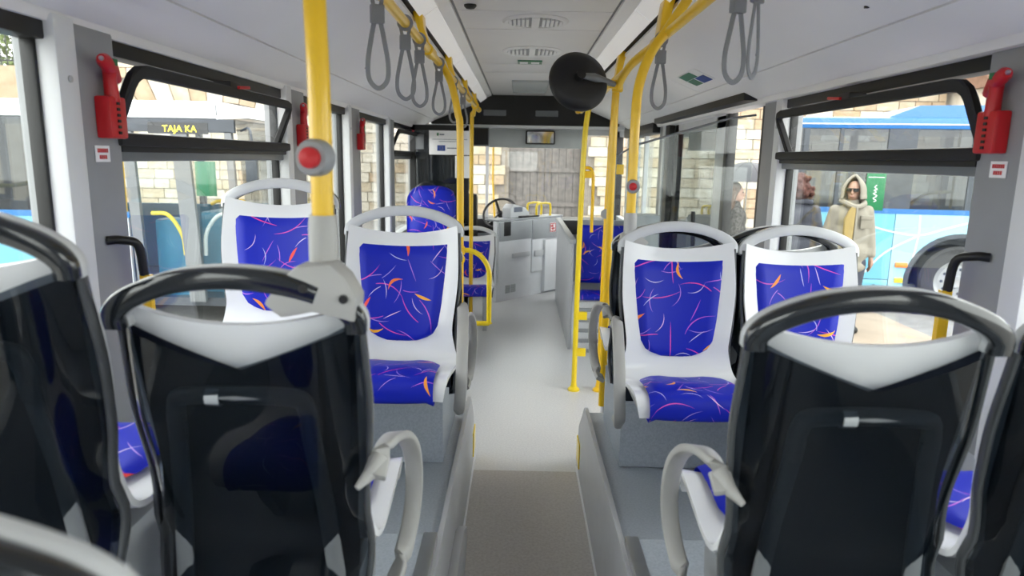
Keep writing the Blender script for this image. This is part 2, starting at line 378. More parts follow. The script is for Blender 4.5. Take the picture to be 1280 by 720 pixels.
for a, b2, h in ((-1.5, .20, 0), (.45, 1.77, 0), (2.03, 3.47, 1), (3.78, 4.72, 0), (5.08, 6.14, 0), (6.45, 7.9, 1)): window(XL, 1, a, b2, h)
for a, b2, h in ((-1.5, .20, 0), (.45, 1.76, 0), (2.02, 3.55, 1), (6.62, 8.4, 0)): window(XR, -1, a, b2, h)
r = root('window_%d' % WN[0], (XM, Y0-.03, .95), kind='structure'); WN[0] += 1
MB().box(-.55, .67, Y0-.04, Y0-.03, 1.35, 1.95).build('pane', 'glass', r); MB().box(-.6, .72, Y0-.01, Y0+.01, 1.93, 1.99).build('frame_head', 'black', r)

# ------------------------------------------------------------------ ceiling
cr = root('ceiling', (XM, 3, 2.42), kind='structure')
struct(MB().box(XL-.06, XR+.06, Y0-.05, YF+.1, 2.46, 2.52), 'trim_30', 'ceil_panel')
def cpanel(pts, nm, mm, ya=Y0, yb=YB, th=.015):          # pts (dx, z) profile mirrored by sign outside
    poly = pts+[(a, z+th) for a, z in reversed(pts)]
    MB().prism(poly, lambda a, c, d: (a, d, c), ya, yb).build(nm, mm, cr)
for s in (-1, 1):
    X = lambda d: XM+s*d
    cpanel([(X(1.285)+(.03 if s > 0 else 0), 2.03), (X(1.235), 2.035), (X(1.225), 2.055)], 'cove_trim', 'ceiling')
    cpanel([(X(1.222), 2.06), (X(1.16), 2.088), (X(1.060), 2.137)], 'cove_panel', 'ceiling')
    cpanel([(X(1.075), 2.16), (X(1.03), 2.18)], 'groove_strip', 'black', th=.01)
    for i, (ya, yb) in enumerate(((Y0, 4.40), (4.408, YB))):
        cpanel([(X(1.052), 2.141), (X(.80), 2.245), (X(.56), 2.335)], 'roof_panel', 'ceiling', ya, yb)
    cpanel([(X(.575), 2.36), (X(.52), 2.375)], 'channel_strip', 'black', th=.01)
    cpanel([(X(.532), 2.348), (X(.46), 2.40), (X(.40), 2.425)], 'edge_panel', 'ceiling')
ys = [Y0, .3, 1.9, 3.54, 4.03, 5.48, 6.0, 8.1]
for a, b2 in zip(ys, ys[1:]):
    MB().box(XM-.385, XM+.385, a+.005, b2-.005, 2.432, 2.45).build('centre_panel', 'ceil_panel', cr, bevel=.003)
for s in (-1, 1):
    MB().box(XM+s*.395-.012, XM+s*.395+.012, Y0, YB, 2.44, 2.455).build('joint_strip', 'frame_grey', cr)
# glowing strips added along the roof edge as fill light
for s, nm in ((-1, 'driver side'), (1, 'door side')):
    r = root('fill_strip', (XM+s*.49, 3, 2.37), 'added fill strip, long slim white lamp in the ceiling edge on the %s' % nm, 'glow')
    p0, p1 = (XM+s*.528, 2.349), (XM+s*.455, 2.400)
    for k in range(6):
        y = -1.5+k*1.6
        MB().prism([(p0[0], p0[1]-.005), (p1[0], p1[1]-.005), p1, p0], lambda a, c, d: (a, d, c), y+.006, y+1.594).build('glow_panel', 'glow', r)
for x, y in ((1.02, 2.15), (1.02, 3.1), (-.86, 2.15), (-.86, 3.0), (-.86, 3.9)):
    z = lerp([(.56, 2.335), (.80, 2.245), (1.052, 2.141)], abs(x-XM)); MB().lathe([(0, -.004), (.008, -.003), (.008, .004)], (x, y, z), (0, 0, 1), 8).build('screw', 'black', cr)
# round grilles
def grille(y, mm, sl, label, rr):
    x = XM+.008; r = root('ceiling_grille', (x, y, 2.42), label, 'vent')
    MB().lathe([(rr, .014), (rr+.012, .004), (rr, -.006), (rr-.02, -.004), (rr-.025, .010), (rr, .014)], (x, y, 2.425), (0, 0, 1), 32, False).build('ring', mm, r)
    MB().lathe([(rr-.02, .008), (rr-.02, .004)], (x, y, 2.425), (0, 0, 1), 32).build('backing', sl, r)
    MB().box(x-.02, x+.02, y-rr+.02, y+rr-.02, 2.418, 2.428).build('rib', mm, r)
    n = 6
    for s in (-1, 1):
        for i in range(1, n):
            xx = x+s*(.02+i*(rr-.03)/n); hw = math.sqrt(max(rr*rr-(xx-x)**2, 0))*.62
            MB().box(xx-.007, xx+.007, y-hw, y+hw, 2.418, 2.428).build('slat', mm, r)
grille(3.78, 'ceil_panel', 'pillar', 'round grey ventilation grille in the ceiling', .165)
grille(4.80, 'white', 'frame_grey', 'round white ventilation grille with dark slots in the ceiling', .19)
r = root('exit_sign', (XM, 5.32, 2.42), 'small green ceiling sign with two white symbols', 'sign')
MB().box(XM-.09, XM+.09, 5.24, 5.40, 2.424, 2.432).build('plate', 'green', r)
for x in (XM-.045, XM+.04): MB().box(x-.03, x+.03, 5.28, 5.36, 2.421, 2.425).build('symbol', 'white', r)
solo(MB().lathe([(0, -.012), (.02, -.01), (.03, 0), (.03, .008)], (XM-.31, 3.42, 2.425), (0, 0, 1), 16), 'ceiling_sensor', 'black', 'small round black sensor set in the ceiling', 'sensor')
solo(MB().box(XM-.15, XM+.20, 6.55, 7.6, 2.424, 2.433), 'roof_hatch', 'visor', 'square closed roof hatch panel in the ceiling', 'hatch', bevel=.02)
r = root('ceiling_sticker', (.86, 4.05, 2.24), 'green white and blue sticker on the sloping ceiling above the door', 'sticker')
def slope(x, y, d=.003):                                 # point on the sloping roof panel, door side
    return (x, y, lerp([(XM+.56, 2.335), (XM+.80, 2.245), (XM+1.052, 2.141)], x)-d)
def sq(x0, x1, y0, y1, d): return MB().add([slope(x0, y0, d), slope(x1, y0, d), slope(x1, y1, d), slope(x0, y1, d), slope(x0, y0, d-.002), slope(x1, y0, d-.002), slope(x1, y1, d-.002), slope(x0, y1, d-.002)], [(3, 2, 1, 0), (4, 5, 6, 7), (0, 1, 5, 4), (1, 2, 6, 5), (2, 3, 7, 6), (3, 0, 4, 7)])
sq(.93, 1.05, 3.85, 4.25, .004).build('plate', 'white', r, smooth=0); sq(.935, .985, 3.98, 4.22, .007).build('green_mark', 'green', r, smooth=0); sq(.99, 1.045, 3.88, 4.05, .007).build('blue_mark', 'flag_blue', r, smooth=0); sq(.99, 1.045, 4.08, 4.22, .007).build('green_mark', 'green', r, smooth=0)

# ================================================================== FRONT OF THE BUS
arch = [(-1.0, 2.06), (-1.05, 2.12), (-.80, 2.30), (-.52, 2.41), (-.4, 2.44), (.5, 2.44), (.62, 2.41), (.92, 2.30), (1.15, 2.14), (1.12, 2.06)]
r = root('trim_31', (XM, YB, 2.06), kind='structure')
MB().prism(arch, lambda a, c, d: (a, d, c), YB, YB+.10).build('bulkhead_panel', 'black', r)
for x in (-.30, .30): MB().box(x-.13, x+.13, YB-.012, YB, 2.20, 2.265).build('speaker_grille', 'frame_grey', r, bevel=.004)
MB().box(-1.1, 1.2, YB-.05, YB+.12, 2.06, 2.095).build('header_rail', 'pillar_edge', r, bevel=.006)
struct(MB().box(XL-.05, XR+.05, YF, YF+.08, 2.05, 2.52), 'trim_32', 'visor')
# visor board and mirror
solo(MB().box(-.38, .78, 8.22, 8.26, 1.845, 2.06), 'visor_board', 'visor', 'long grey sun visor board above the windscreen', 'visor', bevel=.01)
r = root('inside_mirror', (.23, 8.19, 1.87), 'rectangular black framed interior mirror on the grey visor board', 'mirror')
MB().box(.06, .41, 8.17, 8.22, 1.885, 2.045).build('mirror_frame', 'black', r, bevel=.02)
MB().box(.08, .39, 8.165, 8.172, 1.90, 2.03).build('mirror_glass', 'chrome', r)
# windscreen
r = root('window_%d' % WN[0], (XM, YF, .9), kind='structure'); WN[0] += 1
MB().box(XL, XR, YF+.02, YF+.03, .85, 2.1).build('pane', 'glass', r)
MB().box(XL-.06, XL+.12, YF-.05, YF+.06, .0, 2.1).build('frame_post', 'black', r); MB().box(XR-.12, XR+.06, YF-.05, YF+.06, 0, 2.1).build('frame_post', 'black', r)
struct(MB().box(XL-.06, XR+.06, YF, YF+.08, -.1, .85), 'wall_front', 'wall')
struct(MB().box(XL, XR-.1, 9.15, YF, .72, .92), 'trim_33', 'black', bevel=.03)
# dark cab screen behind the driver
r = root('cab_screen', (-.85, 7.55, 0), 'tall dark glass screen behind the driver with black frame', 'screen')
MB().box(-1.20, -1.14, 7.53, 7.58, 0, 2.05).build('frame_post', 'black', r); MB().box(-.60, -.56, 7.53, 7.58, 0, 2.06).build('frame_post', 'black', r)
MB().box(-1.20, -.56, 7.53, 7.58, 2.0, 2.06).build('frame_head', 'black', r); MB().box(-1.2, -.56, 7.53, 7.58, 0, 1.0).build('lower_panel', 'cab_grey', r)
MB().box(-1.15, -.59, 7.552, 7.558, 1.0, 2.02).build('pane', 'glass_dark', r)
MB().box(-1.15, -1.05, 7.54, 7.57, 1.80, 1.96).build('blind', 'frame_grey', r)
# notice sheet
r = root('notice_sheet', (-.76, 7.50, 1.73), 'white printed notice sheet with small logo and blue flag on the cab screen', 'notice')
MB().box(-.985, -.535, 7.49, 7.494, 1.745, 2.0).build('sheet', 'paper', r)
MB().box(-.90, -.88, 7.486, 7.489, 1.945, 1.975).build('logo', 'green', r); MB().box(-.87, -.82, 7.486, 7.489, 1.952, 1.965).build('logo_text', 'ink', r)
for k, (a, b2) in enumerate(((-.95, -.57), (-.88, -.62))): MB().box(a, b2, 7.486, 7.489, 1.905-.022*k, 1.910-.022*k).build('text_line', 'ink', r)
fl = MB().box(-.895, -.81, 7.486, 7.489, 1.785, 1.845).build('flag', 'flag_blue', r)
for k in range(12): MB().lathe([(0, 0), (.0018, 0), (.0018, .001), (0, .001)], (-.8525+.018*math.cos(k*PI/6), 7.485, 1.815+.018*math.sin(k*PI/6)), (0, 1, 0), 6).build('star', 'yellow', fl)
MB().box(-.79, -.68, 7.486, 7.489, 1.81, 1.82).build('text_line', 'ink', r)
solo(MB().box(-.70, -.53, 7.45, 7.455, 1.50, 1.735), 'paper_sheet', 'paper', 'plain white sheet hanging below the printed notice', 'paper')
# monitor and cable at the header
r = root('roof_monitor', (-.40, 8.02, 1.84), 'dark grey monitor box hanging from the front header rail', 'monitor')
MB().box(-.55, -.36, 7.98, 8.06, 1.85, 2.06).build('casing', 'frame_grey', r, bevel=.008); MB().box(-.54, -.37, 7.975, 7.981, 1.87, 2.05).build('screen', 'black', r)
solo(MB().tube(curve([(-.64, 8.03, 2.075), (-.70, 8.0, 1.96), (-.66, 7.98, 1.86), (-.60, 7.98, 1.90), (-.57, 8.03, 2.075)]), .006, 8), 'hanging_cable', 'black', 'thin black cable looping below the front header', 'cable')

# driver cab counter, angled across
A = Vector((-.26, 8.05, 0)); B = Vector((.56, 9.0, 0)); D = (B-A).normalized(); Nn = Vector((D.y, -D.x, 0)); LL = (B-A).length
def cabp(s, d, z): p = A+D*s+Nn*d; return (p.x, p.y, z)       # s along the wall, d outwards to the aisle
def cbox(s0, s1, d0, d1, z0, z1): return MB().add([cabp(s, d, z) for z in (z0, z1) for d in (d0, d1) for s in (s0, s1)], [(0, 2, 3, 1), (4, 5, 7, 6), (0, 1, 5, 4), (2, 6, 7, 3), (0, 4, 6, 2), (1, 3, 7, 5)])
r = root('driver_cab_counter', tuple(A), 'white and grey driver cab wall with door, handle and vent grilles', 'counter')
cbox(0, LL, -.06, 0, 0, .98).build('base_panel', 'cab_white', r, bevel=.005)
dr = cbox(.02, .62, 0, .022, .24, .97).build('cab_door', 'cab_white', r, bevel=.008)
cbox(.02, .62, .022, .028, .74, .965).build('upper_band', 'cab_grey', dr, bevel=.004); cbox(.25, .58, .022, .045, .52, .58).build('door_handle', 'light_plastic', dr, bevel=.012)
cbox(.10, .22, .024, .034, .80, .97).build('coin_tray', 'black', dr, bevel=.008)
fd = cbox(.64, .86, 0, .022, .30, .97).build('front_flap', 'cab_white', r, bevel=.008)
cbox(.64, LL, .022, .028, .72, .965).build('upper_band', 'cab_grey', r, bevel=.004); cbox(.68, .86, .022, .04, .50, .58).build('flap_handle', 'light_plastic', fd, bevel=.01)
cl = cbox(.86, LL-.02, 0, .06, .03, .70).build('column_box', 'cab_white', r, bevel=.01)
for k in range(2):
    g = cbox(.17+k*.10, .25+k*.10, 0, .008, .09, .19).build('vent_grille', 'visor', r)
    for q in range(4): cbox(.175+k*.10, .245+k*.10, .008, .012, .10+q*.023, .108+q*.023).build('slat', 'cab_grey', g)
cbox(0, LL, -.20, .03, .98, 1.0).build('counter_top', 'cab_grey', r, bevel=.006)
sg = cbox(.98, 1.10, .029, .033, .79, .91).build('red_sign', 'white', r)
for k, (a, b2, c, d) in enumerate(((.985, 1.095, .895, .905), (.985, 1.095, .795, .805), (.985, .995, .80, .90), (1.085, 1.095, .80, .90), (1.01, 1.07, .83, .845), (1.03, 1.045, .81, .89), (1.00, 1.03, .86, .88))): cbox(a, b2, .033, .035, c, d).build('red_mark', 'red', sg)
r = root('ticket_printer', cabp(.4, -.15, 1.0), 'grey ticket printer with small screen on the cab counter', 'printer')
b = MB(); b.prism([(.30, 1.0), (.66, 1.0), (.66, 1.06), (.58, 1.12), (.36, 1.17), (.30, 1.12)], lambda a, c, d: cabp(a, d, c), -.19, -.05); b.build('casing', 'light_plastic', r, bevel=.012)
cbox(.36, .52, -.055, -.048, 1.07, 1.13).build('screen', 'ink', r); cbox(.58, .66, -.20, -.1, 1.06, 1.09).build('keypad', 'frame_grey', r, bevel=.005)
cbox(.45, .80, -.18, -.0, 1.0, 1.02).build('tray', 'black', r, bevel=.005)
r = root('counter_rail', cabp(.7, -.1, 1.0), 'bright yellow bent grab rail on the cab counter', 'rail')
for k, d in enumerate((-.02, -.17)):
    MB().tube(curve([cabp(.76, d, 1.0), cabp(.76, d, 1.12), cabp(.80, d, 1.16), cabp(1.00, d, 1.16), cabp(1.04, d, 1.12), cabp(1.04, d, 1.0)], 5), .014, 10).build('bar', 'yellow_lime', r)
# steering wheel, driver's seat
r = root('steering_wheel', (-.25, 8.85, .9), 'black steering wheel on a column behind the cab counter', 'steering wheel')
ax = Vector((-.25, -.75, .6)).normalized(); e1 = ax.orthogonal().normalized(); e2 = ax.cross(e1); cc = Vector((-.25, 8.85, 1.02))
MB().tube([cc+(e1*math.cos(t*PI/12)+e2*math.sin(t*PI/12))*.22 for t in range(24)], .016, 8, closed=True).build('rim', 'black', r)
for k in range(3): MB().beam(cc, cc+(e1*math.cos(k*2.09)+e2*math.sin(k*2.09))*.22, .03, .015).build('spoke', 'black', r)
MB().tube([cc, cc-ax*.5], .04, 10).build('column', 'black', r)
r = root('driver_chair', (-.70, 8.45, 0), 'black driver chair with tall backrest and headrest', 'chair')
MB().box(-.95, -.48, 8.3, 8.75, .48, .6).build('seat_cushion', 'black', r, bevel=.05); MB().box(-.93, -.50, 8.18, 8.30, .55, 1.30).build('backrest', 'black', r, bevel=.05)
MB().box(-.84, -.59, 8.18, 8.27, 1.32, 1.62).build('headrest', 'black', r, bevel=.04); MB().lathe([(.2, 0), (.2, .05), (.08, .1), (.08, .48)], (-.71, 8.5, 0)).build('pedestal', 'frame_grey', r)
solo(MB().lathe([(.20, 0), (.21, .3), (.17, .52), (.06, .6), (0, .61)], (-.97, 7.18, .85), n=20), 'black_bag', 'black', 'rounded black bag on the ledge in front of the dark cab screen', 'bag')
solo(MB().box(-1.2, -.74, 6.95, 7.4, 0, .85), 'equipment_box', 'cab_grey', 'low grey equipment cabinet in front of the dark cab screen', 'cabinet', bevel=.01)
# thin yellow windscreen post
r = root('windscreen_post', (-.33, 9.3, .92), 'thin yellow and grey post at the windscreen beside the driver', 'post')
MB().tube([(-.33, 9.3, .90), (-.36, 9.3, 1.4), (-.36, 9.3, 2.06)], .014, 8).build('yellow_bar', 'yellow', r); MB().box(-.46, -.42, 9.28, 9.32, .90, 2.06).build('grey_bar', 'light_plastic', r)

# ================================================================== DOORS (door side)
r = root('door_1', (XR, 5.0, 0), kind='structure')
MB().box(XR-.015, XR+.06, 3.80, 3.95, 0, 2.1).build('door_jamb', 'black', r, bevel=.01); MB().box(XR-.05, XR+.06, 6.20, 6.36, 0, 2.2).build('door_jamb', 'black', r, bevel=.01)
MB().box(XR-.16, XR+.06, 3.84, 6.36, 2.05, 2.2).build('door_header', 'black', r, bevel=.01)
lf = MB().box(XR+.0, XR+.04, 4.66, 4.90, .02, 2.04).build('leaf_stile', 'light_plastic', r, bevel=.015); MB().box(XR-.01, XR+.05, 4.58, 4.66, .02, 2.04).build('edge_seal', 'black', lf, bevel=.01)
MB().box(XR, XR+.04, 6.05, 6.2, .02, 2.04).build('leaf_stile', 'black', r, bevel=.01); MB().box(XR, XR+.04, 4.66, 6.2, .02, .18).build('leaf_rail', 'black', r); MB().box(XR, XR+.04, 4.66, 6.2, 1.95, 2.04).build('leaf_rail', 'light_plastic', r)
MB().box(XR+.015, XR+.021, 4.88, 6.07, .18, 1.96).build('leaf_pane', 'glass_bus', r)
MB().tube([(XR-.05, 5.05, .7), (XR-.06, 5.15, 1.35)], .016, 8).build('door_bar', 'black', r)
MB().beam((XR-.09, 4.2, 2.10), (XR-.09, 4.75, 2.12), .06, .03).build('door_arm', 'frame_grey', r); MB().box(XR-.20, XR-.10, 4.35, 4.6, 2.11, 2.19).build('door_motor', 'black', r, bevel=.01)
# front door/posts further forward
r = root('door_2', (XR, 7.0, 0), kind='structure')
MB().box(XR-.12, XR+.03, 6.62, 8.42, 1.98, 2.12).build('door_header', 'black', r, bevel=.01)
MB().box(XR-.03, XR+.01, 7.45, 7.53, .3, 2.0).build('leaf_stile', 'light_plastic', r); MB().box(XR-.03, XR+.01, 8.2, 8.4, .3, 2.0).build('leaf_stile', 'bus_teal', r)
# glass draught screen behind the seats
r = root('draught_screen', (.95, 3.76, .5), 'clear glass draught screen with sloping top edge beside the open door', 'screen')
sc = [(.52, .60), (1.26, .60), (1.26, 1.97), (1.12, 1.95), (.62, 1.80), (.52, 1.74)]
MB().prism(sc, lambda a, c, d: (a, d, c), 3.76, 3.768).build('pane', 'glass', r, smooth=0)
MB().tube([(a, 3.764, c) for a, c in [(.52, .6), (.52, 1.74), (.62, 1.80), (1.12, 1.95), (1.26, 1.97)]], .006, 6).build('edge_trim', 'frame_grey', r)
MB().box(.50, 1.30, 3.70, 3.80, 0, .60).build('base_panel', 'podium_side', r, bevel=.01)

# ================================================================== SEATS
PROF = [(-.462, .395), (-.462, .43), (-.435, .452), (-.36, .452), (-.25, .437), (-.16, .428), (-.105, .445), (-.082, .495), (-.07, .55), (-.055, .64), (-.035, .75), (-.012, .88), (0, .955)]
HW = [.205, .212, .218, .222, .224, .224, .220, .208, .200, .210, .221, .218, .213]
cp = curve([(a, z, h) for (a, z), h in zip(PROF, HW)], 3)
arc = [0]
for p, q in zip(cp, cp[1:]): arc.append(arc[-1]+((p.x-q.x)**2+(p.y-q.y)**2)**.5)
def backy(z): return lerp([(p[1], p[0]) for p in PROF[6:]], z)
def shell_pt(t, j):
    p = cp[j]; nx = cp[min(j+1, len(cp)-1)]; pv = cp[max(j-1, 0)]; ty, tz = nx.x-pv.x, nx.y-pv.y; l = math.hypot(ty, tz); ny, nz = -tz/l, ty/l   # normal towards the sitter
    bw = .012+.030*min(max((p.y-.43)/.15, 0), 1)*(1-.5*min(max((p.y-.8)/.15, 0), 1))
    e = abs(t)**2.2*bw; top = -.03*(1-t*t)*min(max((p.y-.88)/.07, 0), 1)
    return (t*p.z, p.x+ny*e, p.y+nz*e+top)
def sheet(fn, nu, nv, dvec, name, m, sm=60):              # closed sheet: fn grid plus the same grid moved by dvec(u, v)
    mb = MB(); mb.grid(fn, nu, nv); k = (nu+1)*(nv+1)
    mb.v += [tuple(Vector(mb.v[j*(nu+1)+i])+Vector(dvec(i/nu, j/nv))) for j in range(nv+1) for i in range(nu+1)]
    mb.f += [tuple(q+k for q in reversed(f)) for f in list(mb.f)]
    ring = [i for i in range(nu+1)]+[j*(nu+1)+nu for j in range(1, nv+1)]+[nv*(nu+1)+i for i in range(nu-1, -1, -1)]+[j*(nu+1) for j in range(nv-1, 0, -1)]
    mb.f += [(a, b, b+k, a+k) for a, b in zip(ring, ring[1:]+ring[:1])]
    return mb.mesh(name, m, sm)
def shell_n(j):
    nx = cp[min(j+1, len(cp)-1)]; pv = cp[max(j-1, 0)]; ty, tz = nx.x-pv.x, nx.y-pv.y; l = math.hypot(ty, tz); return (-tz/l, ty/l)
NJ = len(cp)-1
ME_SHELL = sheet(lambda u, v: shell_pt(u*2-1, round(v*NJ)), 16, NJ, lambda u, v: (0, -.014*shell_n(round(v*NJ))[0], -.014*shell_n(round(v*NJ))[1]), 'shell', 'shell')
CPB = [(p.y, p.x, p.z) for p in cp if p.x > -.12 and p.y > .44]
def surf_y(x, z):                                        # front face of the backrest at (x, z)
    y0 = lerp([(q[0], q[1]) for q in CPB], z); hw = lerp([(q[0], q[2]) for q in CPB], z)
    bw = .012+.030*min(max((z-.43)/.15, 0), 1)*(1-.5*min(max((z-.8)/.15, 0), 1))
    return y0-abs(x/hw)**2.2*bw
# back cushion
CW = [(.500, .0), (.504, .055), (.515, .095), (.535, .128), (.57, .149), (.65, .163), (.75, .174), (.85, .183), (.90, .187)]
def cush_pt(u, v):
    z = .50+.40*v**1.35; t = u*2-1; x = t*lerp(CW, z)
    edge = max(0, min(1, (1-abs(t))*6, v*8, (1-v)*10))
    return (x, surf_y(x, z)+.006-.016*edge**.5-.004*(edge > 0), z-.012*(1-t*t)*(v**4))
cm = MB(); cm.grid(cush_pt, 14, 18, lambda u, v: ((u*2-1)*lerp(CW, .5+.4*v**1.35), .5+.4*v**1.35)); ME_BACK = cm.mesh('back_cushion', 'fabric', 80)
SP = curve([(-.40, .385, 0), (-.470, .383, 0), (-.484, .41, 0), (-.478, .448, 0), (-.450, .474, 0), (-.36, .478, 0), (-.26, .465, 0), (-.185, .452, 0), (-.172, .436, 0)], 3)
sarc = [0]
for p, q in zip(SP, SP[1:]): sarc.append(sarc[-1]+(p-q).length)
def seat_pt(u, v):
    j = round(v*(len(SP)-1)); p = SP[j]; t = u*2-1
    back = max(0, (p.x+.27)/.10); hw = .172*math.sqrt(max(.02, 1-min(back, .985)**2.4)); 
    return (t*hw, p.x, p.y+(.006*abs(t)**2) - (.012 if abs(t) > .99 else 0))
cm = MB(); cm.grid(seat_pt, 14, len(SP)-1, lambda u, v: ((u*2-1)*.172+1, sarc[round(v*(len(SP)-1))])); ME_SEAT = cm.mesh('seat_cushion', 'fabric', 80)
# dark rear cover with V-shaped top edge
def cover_pt(u, v):
    t = u*2-1; zt = .848+.085*abs(t)**1.1; z = .30+(zt-.30)*v; by = backy(max(z, .45)) if z > .45 else -.105+(.45-z)*.25
    hw = lerp([(.30, .20), (.42, .212), (.55, .206), (.75, .226), (.93, .219)], z)
    bul = .052*(1-abs(t)**5)*(.55+.45*math.sin(min(1, v*1.02)*PI*.8+.3)); side = -.030*max(0, abs(t)-.8)/.2*lerp([(.48, -.2), (.60, 1)], z)
    return (t*hw, by+.018+bul+side, z)
cm = MB(); cm.grid(cover_pt, 20, 14); ME_COVER = cm.mesh('rear_cover', 'smoke', 60)
def inner_pt(u, v):
    t = u*2-1; zt = .835+.08*abs(t); z = .30+(zt-.30)*v; by = backy(max(z, .45)) if z > .45 else -.105+(.45-z)*.25
    return (t*lerp([(.30, .19), (.55, .195), (.93, .208)], z), by+.018-.03*abs(t)**2.2*lerp([(.50, -.1), (.62, 1)], z), z)
cm = MB(); cm.grid(inner_pt, 10, 12); ME_INNER = cm.mesh('inner_panel', 'navy', 60)
# rim, the narrow side edge between shell and cover
def rim_path(s): return [(s*lerp([(.30, .202), (.42, .216), (.55, .210), (.75, .228), (.93, .221)], z), (backy(max(z, .45)) if z > .45 else -.105+(.45-z)*.25)+lerp([(.50, .012), (.60, -.012)], z), z) for z in [.30+.0525*k for k in range(13)]]
ME_RIM = {s: MB().tube(curve(rim_path(s), 2), 0, rect=(.005, .011), upv=(1, 0, 0)).mesh('side_rim', 'rim_dark', 50) for s in (-1, 1)}
# handle
hp = curve([(-.216, -.012, .915), (-.213, -.006, .945), (-.175, 0, .975), (-.095, .006, 1.003), (0, .010, 1.013), (.095, .006, 1.003), (.175, 0, .975), (.213, -.006, .945), (.216, -.012, .915)], 6)
ME_HAND = MB().tube(hp, 0, rect=(.012, .020), upv=(0, 1, 0)).mesh('handle', 'light_plastic', 50)
hb = [(p.x*1.004, p.y+.021, p.z-.001) for p in hp]
ME_HANDB = MB().tube(hb, 0, rect=(.012, .0195), upv=(0, 1, 0)).mesh('handle_rear', 'dark_gloss', 50)
# steel frame inside: cross bar and flat legs
fy = lambda z: backy(max(z, .46))+.040
ME_BAR = MB().tube(curve([(-.125, fy(.70), .70), (-.12, fy(.75), .765), (-.09, fy(.78)+.004, .79), (.09, fy(.78)+.004, .79), (.12, fy(.75), .765), (.125, fy(.70), .70)], 5), .017, 10).mesh('back_frame_bar', 'frame_grey', 60)
ME_FLEG = {s: MB().tube([(s*.122, fy(.74), .74), (s*.140, fy(.55), .55), (s*.158, -.05, .33)], 0, rect=(.004, .017), upv=(0, 1, 0)).mesh('back_frame_leg', 'frame_grey', 50) for s in (-1, 1)}
ME_CLIP = MB().tube([(.03, fy(.79)+.004, .79), (.055, fy(.79)+.004, .79)], .0185, 12).mesh('clip_ring', 'grey_plastic', 50)
# side arm loop (flat band)
lp = curve([(.000, -.03, .615), (.004, -.08, .645), (.012, -.16, .642), (.020, -.26, .60), (.024, -.335, .53), (.024, -.365, .44), (.018, -.35, .355), (.008, -.28, .295), (0, -.18, .275)], 5)
ME_ARM = {s: MB().tube([(s*(.236+p.x), p.y, p.z) for p in lp], 0, rect=(.009, .021), upv=(0, -1, .3)).mesh('arm_loop', 'arm', 50) for s in (-1, 1)}
ME_BRK = {s: MB().tube([(s*.205, -.012, .600), (s*.225, -.035, .618), (s*.238, -.065, .640)], [.006, .014, .020], 10).mesh('arm_bracket', 'arm', 50) for s in (-1, 1)}
# under frame
ME_PAN = MB().box(-.19, .19, -.43, -.09, .375, .425).mesh('seat_pan', 'frame_grey', 40, .008)
ME_LEG = {s: MB().add([(s*.14-.02, -.40, .38), (s*.14+.02, -.40, .38), (s*.14+.02, -.12, .38), (s*.14-.02, -.12, .38), (s*.14-.02, -.33, 0), (s*.14+.02, -.33, 0), (s*.14+.02, -.17, 0), (s*.14-.02, -.17, 0)], [(0, 1, 2, 3), (7, 6, 5, 4), (0, 4, 5, 1), (1, 5, 6, 2), (2, 6, 7, 3), (3, 7, 4, 0)]).mesh('leg', 'grey_plastic', 40, .004) for s in (-1, 1)}
def part(me, parent):
    o = bpy.data.objects.new(me.name.split('.')[0], me); C.objects.link(o); o.parent = parent; return o
def seat(x, y, z, rot, arm, label, group=None, legs=True, scale=1):
    r = root('bus_seat', (x, y, z), label, 'seat', group); r.rotation_euler.z = rot; r.scale = (scale,)*3; WORLD.pop(r.name)
    part(ME_SHELL, r); part(ME_BACK, r); part(ME_SEAT, r); cv = part(ME_COVER, r); part(ME_INNER, r)
    for s in (-1, 1): part(ME_RIM[s], r); part(ME_FLEG[s], cv)
    h = part(ME_HAND, r); part(ME_HANDB, h); bb = part(ME_BAR, cv); part(ME_CLIP, cv); part(ME_PAN, r)
    if legs:
        for s in (-1, 1): part(ME_LEG[s], r)
    if arm: a = part(ME_ARM[arm], r); part(ME_BRK[arm], a)
    return r
# facing the camera (row A)
seat(-.455, 2.70, .495, 0, 1, 'white shell seat with blue patterned cushions facing rearward, beside the aisle on the driver side', legs=False)
seat(-.965, 2.76, .592, 0, 0, 'white shell seat with blue patterned cushions, raised highest, by the driver side window', legs=False)
seat(.634, 2.70, .452, 0, -1, 'white shell seat with blue patterned cushions facing rearward, a yellow pole clamped to its corner', legs=False)
seat(1.112, 2.70, .446, 0, 0, 'white shell seat with blue patterned cushions facing rearward, by the door side window', legs=False)
# back to back with row A, facing forward
seat(.634, 2.885, .43, PI, 1, 'forward facing seat back to back with the pole-clamped white seat, beside the door screen', legs=False)
seat(1.112, 2.885, .43, PI, 0, 'forward facing seat back to back with the white door side window seat', legs=False)
seat(-.475, 2.885, .37, PI, -1, 'forward facing seat back to back with the white aisle seat on the driver side', legs=False)
# near row, backs to the camera
seat(-.505, 1.19, .495, PI, -1, 'dark smoked seat back with grey V panel, yellow pole clamped to its handle')
seat(.644, 1.19, .478, PI, 1, 'dark smoked seat back with grey V panel across the aisle from the pole-clamped one')
seat(-.955, 1.10, .60, PI, 0, 'raised dark smoked seat back by the driver side window, beside the pole-clamped seat')
seat(1.135, 1.19, .478, PI, 0, 'dark smoked seat back by the door side window')
seat(-.512, .45, .445, PI, -1, 'seat in the next row behind the pole-clamped dark seat, only its handle in view')
# far seat on the low floor
seat(-.465, 7.0, -.005, 0, 0, 'small far white shell seat with blue cushions on the low floor near the cab')

